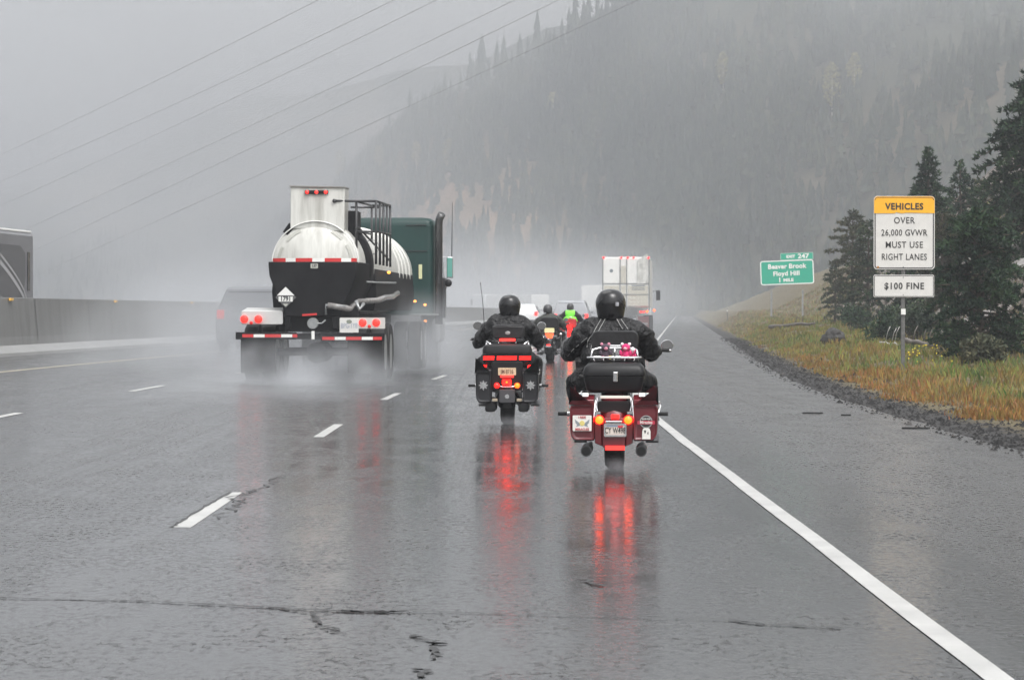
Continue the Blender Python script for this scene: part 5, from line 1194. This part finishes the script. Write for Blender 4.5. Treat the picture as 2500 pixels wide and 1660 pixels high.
def shr(name, label, loc, h, wd, seed, m, group=None, cat='shrub'):
    rnd = random.Random(seed); t = empty(name, label, cat, loc, 0, group); st = MB(); cr_ = MB()
    for k in range(int(14 + wd * 8)):
        a = rnd.uniform(0, 6.28); r = wd * math.sqrt(rnd.random()) * .9; top = Vector((r * math.cos(a), r * math.sin(a), h * rnd.uniform(.45, 1) * (1 - .35 * (r / wd) ** 2)))
        st.tube([(top.x * .2, top.y * .2, -.1), (top.x * .6, top.y * .6, top.z * .5), tuple(top)], [.014, .009, .004], 4, cap=False)
        for z in range(95):
            c = Vector((top.x * .8, top.y * .8, top.z * .75)) + rv(rnd) * .30 * max(.5, wd); 
            if c.z < .02: continue
            dr = rv(rnd).normalized(); ln = rnd.uniform(.06, .13); sd = dr.cross(rv(rnd)).normalized() * .032
            n = len(cr_.v); cr_.v += [tuple(c - sd), tuple(c + sd), tuple(c + dr * ln)]; cr_.f.append((n, n + 1, n + 2))
    st.build('stem', M_bark, t); me = bpy.data.meshes.new('foliage'); me.from_pydata(cr_.v, [], cr_.f); me.materials.append(m); o = bpy.data.objects.new('foliage', me); col.objects.link(o); o.parent = t
    return t
l = onground(2392, 61); conifer('pine_tree', 'big dark bushy pine right of the white and orange sign', (l[0], l[1], l[2] - .1), hgt(505, l), 1.35, 3, M_needle, lo=.08, dens=2.8, tuft=.15, leaf=8)
l = onground(2545, 82); conifer('pine_tree', 'tall dark pine cut off by the right edge of the picture', l, hgt(120, l), 3.0, 4, M_needle, lo=.08, dens=3.4, shape='fir', tuft=.22, leaf=7)
l = onground(2268, 92); conifer('fir_tree', 'pointed fir standing on the bank straight above the orange sign', l, hgt(362, l), 1.7, 5, M_needle, lo=.05, dens=2.4, shape='fir', tuft=.17, leaf=6)
l = onground(2345, 98); conifer('fir_tree', 'dark fir between the tallest pine and the fir above the sign', l, hgt(392, l), 1.5, 6, M_needle, lo=.05, dens=1.3, shape='fir', tuft=.19, leaf=6)
l = onground(2405, 100); conifer('pine_tree', 'lower ragged pine on the rocky bank beneath the tall pine', l, hgt(440, l), 1.5, 16, M_needle_g, lo=.1, dens=1.3, tuft=.18, leaf=6)
l = onground(2300, 84); conifer('pine_tree', 'olive green pine just right of the sign panel', l, hgt(520, l), 1.1, 17, M_scrub, lo=.05, dens=1.5, tuft=.16, leaf=6)
l = onground(2082, 118); conifer('pine_tree', 'hazy olive pine between the green exit sign and the white sign', l, hgt(516, l), 1.15, 7, M_scrub, lo=.10, dens=1.5, tuft=.17, leaf=6)
l = onground(2040, 128); conifer('pine_tree', 'small hazy dark pine at the left end of the roadside trees', l, hgt(640, l), .75, 8, M_needle_g, lo=.02, dens=1.7, tuft=.15, leaf=6)
l = onground(2120, 108); conifer('pine_tree', 'dark tree partly hidden behind the left edge of the white sign', l, hgt(540, l), 1.0, 9, M_needle_g, lo=.05, dens=1.4, tuft=.17, leaf=6)
l = onground(2190, 100); conifer('fir_tree', 'dark fir hidden behind the middle of the white sign', l, hgt(600, l), 1.3, 10, M_needle, lo=.02, dens=1.4, tuft=.17, leaf=6)
for k, (px, d, yt, w_, lb) in enumerate(((2170, 84, 735, .8, 'dark shrub behind the foot of the fine plate'), (2240, 82, 720, .9, 'dark shrub right of the sign post on the bank'), (2400, 57, 815, .55, 'grey-green bush at the foot of the big dark pine'), (2330, 66, 770, .6, 'low bush left under the big dark pine'), (2480, 62, 770, .7, 'leafy bush at the right edge below the pine'), (2440, 78, 640, .9, 'scrub on the rocks near the right edge'), (2090, 104, 715, .7, 'brown scrub below the hazy olive pine'))):
    l = onground(px, d); shr('shrub', lb, l, max(.5, hgt(yt, l)), w_, 30 + k, (M_needle, M_needle_g, M_scrub)[k % 3])

# ---- rocks
def rock(name, label, loc, s, seed, m, group=None, cat='rock', rz=0):
    bm = bmesh.new(); bmesh.ops.create_icosphere(bm, subdivisions=3, radius=1)
    for v in bm.verts:
        n = mn.fractal(v.co * 1.1 + Vector((seed, 0, 0)), 1.0, 2.0, 4); v.co *= 1 + .38 * n
        v.co.x = round(v.co.x * 3.2) / 3.2 * .35 + v.co.x * .65; v.co = Vector((v.co.x * s[0], v.co.y * s[1], v.co.z * s[2]))
    me = bpy.data.meshes.new(name); bm.to_mesh(me); bm.free(); me.materials.append(m); o = bpy.data.objects.new(name, me); col.objects.link(o)
    o.location = loc; o.rotation_euler = (0, 0, rz); tag(o, label, cat, group); return o
M_rockd = mat('dark_wet_rock', (.020, .018, .016), rough=.55, noise=.4, nscale=5, bump=.8, bscale=9)
M_rockl = mat('pale_wet_rock', (.34, .33, .32), rough=.4, dirt=(.09, .075, .062), nscale=3.2, bump=.8, bscale=8)
l = onground(2034, 84); rock('boulder', 'dark brown boulder lying in the yellow-green grass left of the sign post', (l[0], l[1], l[2] + .16), (.34, .3, .30), 2, M_rockd, cat='boulder')
rnd = random.Random(11); pool = [rock('rock', 'pale wet rock among many on the bank behind the roadside pines', (0, 0, -50), (.35, .3, .2), 20 + i, M_rockl, 'pale rocks on the bank') for i in range(5)]
used = set()
for k in range(75):
    d = rnd.uniform(70, 112); u = 4.75 + rnd.uniform(5.4, 13); j = k % 5
    src = pool[j]
    if j in used: o = src.copy(); col.objects.link(o)
    else: o = src; used.add(j)
    o.location = (cx(d) + u, d, zground(u, d) + .02); s_ = rnd.uniform(.35, 1.5); o.scale = (s_ * 1.2, s_, s_ * .9); o.rotation_euler = (rnd.uniform(-.6, .6), rnd.uniform(-.6, .6), rnd.uniform(0, 6))
# ---- fallen wood
M_log = mat('grey_log', (.13, .115, .10), rough=.7, noise=.4, nscale=8, bump=.8, bscale=20); M_logp = mat('bleached_wood', (.40, .39, .37), rough=.6, noise=.3, nscale=8)
def log_(label, p, q_, r, m, seed):
    a = onground(*p, .12); b = onground(*q_, .12); P = [Vector(a).lerp(Vector(b), k / 7) + Vector((0, 0, .07 * mn.noise(Vector((k * .9, seed, 0))) + r)) for k in range(8)]
    t = MB(); t.tube(P, [r * (1 - .5 * k / 7) for k in range(8)], 8)
    for k in (2, 4, 5): t.tube([P[k], P[k] + Vector((.05, -.05, .28)), P[k] + Vector((.12, -.05, .42))], [r * .3, r * .2, .01], 5)
    tag(t.build('fallen_log', m, smooth='all'), label, 'log')
log_('brown fallen log lying right of the sign post', (2205, 73), (2292, 70), .075, M_log, 1)
log_('thin bleached branch lying left of the sign post', (2148, 76), (2200, 75), .03, M_logp, 2)
log_('long grey log in the grass under the green exit sign', (1880, 122), (1990, 118), .09, M_log, 3)
# ---- loose bits on the shoulder
for k, (x, y, s_) in enumerate(((1984, 1010, .10), (2066, 1015, .05), (2236, 1047, .12))):
    d = F_ * H_ / (y - 756); X = (x - 1250) * d / F_
    tag(MB().prism([(X - s_ * 1.3, d - .03), (X + s_, d - .05), (X + s_ * 1.4, d + .04), (X - s_, d + .06)], .0, .018, 'Z').build('debris', M_rubber), ('flat black scrap lying alone on the right shoulder', 'smallest black scrap on the right shoulder', 'black scrap on the shoulder nearest the gravel edge')[k], 'debris')

# ---- grass and weeds
def grass_mat():
    m = bpy.data.materials.new('grass_blades'); m.use_nodes = True; nt = m.node_tree; L = nt.links; b = nt.nodes['Principled BSDF']
    ca_ = N(nt, 'ShaderNodeAttribute'); ca_.attribute_name = 'tint'; L.new(ca_.outputs['Color'], b.inputs['Base Color']); b.inputs['Roughness'].default_value = .7; b.inputs['Specular IOR Level'].default_value = .25
    return m
gv, gf, gc = [], [], []
rnd = random.Random(5)
def gcol(u, d):
    e = u - 4.75; n1 = mn.fractal(Vector((u * .5, d * .16, 2)), 1, 2, 3); n2 = mn.fractal(Vector((u * 1.4, d * .5, 9)), 1, 2, 3)
    orange = (.22, .125, .038); yel = (.21, .18, .055); grn = (.085, .13, .034); tan = (.22, .19, .11)
    wo = max(0, .95 - max(0, e - (1.1 if d > 56 else 1.7)) / 1.3) * (1 - sst(58, 95, d) * .8)
    wo = max(0, min(1, wo + n1 * .9)); wg = max(0, min(1, .42 + n2 * 1.6 - wo * .35)); wt = sst(110, 190, d)
    c = [yel[i] * (1 - wg) + grn[i] * wg for i in range(3)]; c = [c[i] * (1 - wo) + orange[i] * wo for i in range(3)]; c = [c[i] * (1 - wt) + tan[i] * wt for i in range(3)]
    k = rnd.uniform(.6, 1.35); return [x * k for x in c] + [1]
def blade(X, Y, Z, h, w_, c):
    a = rnd.uniform(0, 6.28); dx, dy = math.cos(a) * w_, math.sin(a) * w_; lx, ly = rnd.uniform(-.45, .45) * h, rnd.uniform(-.3, .3) * h
    n = len(gv); gv.extend([(X - dx, Y - dy, Z - .02), (X + dx, Y + dy, Z - .02), (X + dx * .5 + lx * .4, Y + dy * .5 + ly * .4, Z + h * .65), (X + lx, Y + ly, Z + h)])
    gf.append((n, n + 1, n + 2)); gf.append((n, n + 2, n + 3)); gc.extend([c] * 4)
for k in range(19000):
    d = 34 + 180 * rnd.random() ** 1.7; e = .55 + (11 if d < 140 else 16) * rnd.random() ** 1.2; u = 4.75 + e
    lim = .9 + .5 * mn.noise(Vector((d * .25, 1, 7)))
    if e < lim: continue
    if sst(4.8, 6.2, e) * sst(58, 75, d) * (1 - sst(130, 170, d)) > rnd.random() * 1.3: continue
    if mn.noise(Vector((u * .8, d * .3, 11))) < -.42: continue
    X, Y, Z = cx(d) + u, d, zground(u, d); c0 = gcol(u, d); h0 = rnd.uniform(.05, .17) * (1 + .7 * max(0, mn.noise(Vector((u * .9, d * .3, 3))))) * (.6 if e < 1.6 else 1)
    for q_ in range(7):
        cc = [x * rnd.uniform(.75, 1.25) for x in c0[:3]] + [1]
        blade(X + rnd.gauss(0, .10), Y + rnd.gauss(0, .16), Z, h0 * rnd.uniform(.6, 1.4), .006 + d * .00012, cc)
me = bpy.data.meshes.new('grass'); me.from_pydata(gv, [], gf); ca_ = me.color_attributes.new('tint', 'FLOAT_COLOR', 'POINT')
ca_.data.foreach_set('color', [x for c in gc for x in c]); me.materials.append(grass_mat()); go = bpy.data.objects.new('grass', me); col.objects.link(go); tag(go, kind='stuff')
# yellow flowers right of the sign post
fl = MB()
for k in range(26):
    l = onground(rnd.uniform(2210, 2330), rnd.uniform(57, 66)); c = Vector(l) + Vector((0, 0, rnd.uniform(.10, .24))); fl.ball(c, rnd.uniform(.010, .02), 6, 4)
tag(fl.build('wild_flowers', mat('flower_yellow', (.75, .60, .03), rough=.6)), kind='stuff')
# gravel edge
gm = MB(); tet = [(0, 0, .7), (.9, 0, -.2), (-.5, .75, -.2), (-.45, -.8, -.25)]
for k in range(9000):
    d = 22 + 110 * rnd.random() ** 1.6; e = -.12 + rnd.gauss(.45, .35) if k % 4 else rnd.uniform(.2, 1.8)
    if e < -.25: continue
    s_ = rnd.uniform(.008, .035) * (1 + (rnd.random() < .03) * 1.6); u = 4.75 + e; a = rnd.uniform(0, 6.28); c_, s2_ = math.cos(a), math.sin(a)
    z = max(zground(u, d), .0 if e < 0 else -9) + .004
    gm.add([(cx(d) + u + (x * c_ - y * s2_) * s_, d + (x * s2_ + y * c_) * s_, z + zz * s_ * .8 + .2 * s_) for x, y, zz in tet], [(0, 1, 2), (0, 2, 3), (0, 3, 1), (1, 3, 2)])
tag(gm.build('gravel', leaf_mat('gravel_stone', [(.25, (.006, .006, .006)), (.55, (.011, .0105, .0105)), (.88, (.10, .095, .09))], 6, .7)), kind='stuff')

# ---- wooded mountainside: far forest as one mass, ridge trees one by one
M_forest = leaf_mat('forest_needles', [(.3, (.012, .024, .018)), (.55, (.028, .044, .030)), (.75, (.06, .07, .04))], .02)
def far_tree(mb, p, h, w_, rnd, ragged=1.0):
    n0 = 9; lv = 7 if h > 8 else 5; ga = rnd.uniform(0, 6)
    for i in range(lv):
        f0 = .10 + .86 * i / lv; r = w_ * (1 - f0) ** .8 * rnd.uniform(.75, 1.15); z0 = h * f0; z1 = h * min(1.0, f0 + 1.7 / lv)
        ring = [(p[0] + r * rnd.uniform(.55, 1.2) * math.cos(ga + i + 2 * math.pi * j / n0), p[1] + r * rnd.uniform(.55, 1.2) * math.sin(ga + i + 2 * math.pi * j / n0), p[2] + z0 - rnd.uniform(0, .06) * h) for j in range(n0)]
        mb.add(ring + [(p[0], p[1], p[2] + z1)], [(j, (j + 1) % n0, n0) for j in range(n0)])
fm = MB(); ns = len(crest) - 1
cnt = 0
while cnt < 7500:
    s = rnd.uniform(1.2, ns); t = rnd.random() ** .9 * .98
    p = hillpt(s, t)
    sc = mn.fractal(Vector((p.x * .015 + 40, p.y * .006, p.z * .02)), 1, 2, 3)
    scar = math.exp(-((s - 5.6) / 1.5) ** 2 - ((t - .42) / .26) ** 2)        # bare cutting seen behind the truck
    if rnd.random() < scar * 1.0 or sc < -.52: continue
    h = rnd.uniform(5, 11) * (.8 + .6 * max(0, sc)); far_tree(fm, p, h, h * rnd.uniform(.13, .30), rnd); cnt += 1
me = bpy.data.meshes.new('forest'); me.from_pydata(fm.v, [], fm.f); me.materials.append(M_forest); fo = bpy.data.objects.new('forest', me); col.objects.link(fo); tag(fo, kind='stuff')
# trees on the skyline: (photo x of the stem, height in metres)
sky_tr = [(1040, 9), (1062, 11), (1085, 12), (1100, 9), (1125, 9), (1148, 15), (1158, 12), (1175, 21), (1195, 11), (1212, 16), (1232, 17), (1250, 10), (1268, 15), (1290, 13), (1312, 21), (1335, 12), (1352, 10), (1372, 12), (1390, 15), (1405, 22), (1425, 14), (1436, 18), (1460, 15), (1480, 12), (1500, 20), (1515, 16), (1530, 13), (950, 13), (1000, 16), (1020, 10), (900, 9), (740, 10), (845, 8), (1550, 15)]
protos = []
for k in range(5):
    m_ = MB(); r2 = random.Random(50 + k); far_tree(m_, (0, 0, 0), 1.0, .17, r2)
    me = bpy.data.meshes.new('crown'); me.from_pydata(m_.v, [], m_.f); me.materials.append(M_forest)
    tk_ = MB().tube([(0, 0, -.15), (0, 0, .9)], [.018, .004], 5); n = bpy.data.meshes.new('trunk'); n.from_pydata(tk_.v, [], tk_.f); n.materials.append(M_bark); protos.append((me, n))
def ridge_at(px):
    best = None
    for i in range(ns * 40):
        s = i / 40; c = hillpt(s, 1.0); q_ = 1250 + F_ * c.x / c.y
        if best is None or abs(q_ - px) < best[0]: best = (abs(q_ - px), s, c)
    return best[2]
sky_tr.sort(); ORD = ['leftmost', 'second', 'third', 'fourth', 'fifth', 'sixth', 'seventh', 'eighth', 'ninth', 'tenth', 'eleventh', 'twelfth', 'thirteenth', 'fourteenth', 'fifteenth', 'sixteenth', 'seventeenth']
nS = len(sky_tr)
for k, (px, h) in enumerate(sky_tr):
    sz = 'tall' if h > 16 else 'middling' if h > 11 else 'small'
    lb = (sz + ' conifer in the ridge line row, ' + ORD[k] + ('' if k == 0 else ' from its lower left end')) if k < 17 else (sz + ' conifer in the ridge line row, ' + ('rightmost' if nS - 1 - k == 0 else ORD[nS - 1 - k] + ' from its upper right end'))
    c = ridge_at(px); t = empty('ridge_conifer', lb, 'tree', (c.x, c.y, c.z - .6), rnd.uniform(0, 6), 'conifers on the ridge line')
    h *= .92 * c.y / 1050
    for j, nm in enumerate(('crown', 'trunk')):
        o = bpy.data.objects.new(nm, protos[k % 5][j]); col.objects.link(o); o.parent = t; o.scale = (h * rnd.uniform(.8, 1.15), h * rnd.uniform(.8, 1.15), h)
# yellow aspens among the conifers
asp = [((1760, 192), 640, 10, 'yellowish aspen, highest one at the top middle of the hillside'), ((2022, 245), 560, 12, 'tall narrow yellow aspen on the hillside above the exit sign'), ((2085, 208), 580, 9, 'pale aspen right of the tall narrow aspen on the hillside'), ((1358, 280), 800, 10, 'faint yellow aspen near the middle of the hillside'),
       ((832, 420), 1050, 14, 'yellow aspen just above the tanker truck, left one of the lower group'), ((1015, 385), 900, 11, 'yellow aspen at the top right of the group above the tanker'), ((1100, 400), 870, 12, 'orange-yellow aspen on the bare slope right above the tanker'), ((920, 395), 980, 10, 'yellow aspen in the middle of the group above the tanker')]
for (x, y), dd, h, lb in asp:
    best = None
    for i in range(0, ns * 14):
        for j in range(0, 41):
            p = hillpt(i / 14, j / 40); q_ = (1250 + F_ * p.x / p.y, 756 - F_ * (p.z - H_) / p.y); e_ = abs(q_[0] - x) + abs(q_[1] - (y + 25))
            if best is None or e_ < best[0]: best = (e_, p)
    p = best[1]; t = empty('aspen_tree', lb, 'tree', tuple(p), 0, 'yellow aspens on the hillside'); c_ = MB(); h *= 1.0
    for k in range(420):
        zf = rnd.random(); r = h * .20 * math.sin(math.pi * (zf * .9 + .05)) ** .7 * math.sqrt(rnd.random()); a = rnd.uniform(0, 6.28); c = Vector((r * math.cos(a), r * math.sin(a), h * (.2 + .8 * zf)))
        dr = rv(rnd).normalized() * .55; sd = dr.cross(rv(rnd)).normalized() * .38; n = len(c_.v); c_.v += [tuple(c - sd), tuple(c + sd), tuple(c + dr)]; c_.f.append((n, n + 1, n + 2))
    me = bpy.data.meshes.new('crown'); me.from_pydata(c_.v, [], c_.f); me.materials.append(M_aspen); o = bpy.data.objects.new('crown', me); col.objects.link(o); o.parent = t
    MB().tube([(0, 0, -1), (0, 0, h * .8)], [.16, .05], 6).build('trunk', M_whp, t)
# ================================================================ haze and spray
def vol_mat(name, dens, color=(.93, .94, .96), sphere=False, nscale=.5, nmin=.42, nmax=.75, aniso=0.0, zfall=None, emis=0):
    m = bpy.data.materials.new(name); m.use_nodes = True; nt = m.node_tree; L = nt.links; nt.nodes.clear()
    out = N(nt, 'ShaderNodeOutputMaterial'); v = N(nt, 'ShaderNodeVolumePrincipled'); v.inputs['Color'].default_value = (*color, 1); v.inputs['Density'].default_value = dens; v.inputs['Anisotropy'].default_value = aniso
    L.new(v.outputs[0], out.inputs['Volume'])
    if sphere:
        tc = N(nt, 'ShaderNodeTexCoord'); ln = N(nt, 'ShaderNodeVectorMath', operation='LENGTH'); L.new(tc.outputs['Object'], ln.inputs[0])
        r = N(nt, 'ShaderNodeMapRange', interpolation_type='SMOOTHSTEP'); L.new(ln.outputs['Value'], r.inputs[0]); r.inputs[1].default_value = .98; r.inputs[2].default_value = .15; r.inputs[3].default_value = 0; r.inputs[4].default_value = 1
        ge = N(nt, 'ShaderNodeNewGeometry'); n = N(nt, 'ShaderNodeTexNoise'); n.inputs['Scale'].default_value = nscale; n.inputs['Detail'].default_value = 3; L.new(ge.outputs['Position'], n.inputs['Vector'])
        r2 = N(nt, 'ShaderNodeMapRange'); L.new(n.outputs[0], r2.inputs[0]); r2.inputs[1].default_value = nmin; r2.inputs[2].default_value = nmax; r2.inputs[3].default_value = .12; r2.inputs[4].default_value = 1.6
        a = N(nt, 'ShaderNodeMath', operation='MULTIPLY'); L.new(r.outputs[0], a.inputs[0]); L.new(r2.outputs[0], a.inputs[1])
        c = N(nt, 'ShaderNodeMath', operation='MULTIPLY'); L.new(a.outputs[0], c.inputs[0]); c.inputs[1].default_value = dens; L.new(c.outputs[0], v.inputs['Density'])
    return m
hz = MB().box((300, 930, 60), (2600, 2060, 126)).build('haze', None); hz.data.materials.append(vol_mat('haze_air', .0013, (.46, .475, .50)))
tag(hz, kind='stuff')
def spray(c, s, dens, nscale=.5, rz=0, nmin=.42, nmax=.75, colr=(.66, .68, .71)):
    mb = MB().ball((0, 0, 0), 1.0, 24, 14); o = mb.build('spray', vol_mat('spray_mist', dens, colr, sphere=True, nscale=nscale, nmin=nmin, nmax=nmax), smooth='all')
    o.location = c; o.scale = s; o.rotation_euler = (0, 0, rz); tag(o, kind='stuff'); return o
# mist lying along the far road, and spray torn up by the wheels
spray((-5, 330, 1.5), (36, 260, 9), .012, .05, 0, .42, .75, (.80, .82, .85))
spray((-3.4, 63, .5), (3.4, 14, 1.75), .26, .8, -.03, .44, .66)
spray((-3.6, 49.6, .10), (2.3, 3.6, .95), .62, 1.2, 0, .44, .66)
spray((-3.9, 43.5, -.1), (2.9, 9, .75), .16, .45)
spray((-2.0, 61, .5), (1.6, 7, 1.4), .24, .6)
spray((-6.6, 60, .4), (3.6, 17, 1.9), .09, .6, 0, .45, .62)
spray((-7.2, 73, .9), (4.4, 14, 2.3), .08, .4)
spray((-9.5, 100, .9), (6.5, 34, 2.6), .04, .3)
spray((.86, 23.3, .03), (.30, .55, .12), 1.3, 6)
spray((-.05, 32.6, .03), (.30, .55, .12), 1.2, 6)
spray((5.8, 152, .6), (3.2, 12, 2.0), .05, .4)
def mist(c, s, dens, nscale, nmin, nmax):
    o = spray(c, s, dens, nscale, 0, nmin, nmax, (.84, .86, .88)); o.name = 'cloud'; o.data.name = 'cloud'; return o
mist((-150, 950, 90), (230, 420, 95), .0024, .007, .46, .60)
mist((-60, 700, 10), (130, 300, 40), .0016, .010, .45, .62)
mist((75, 600, 75), (120, 160, 45), .0026, .014, .48, .60)
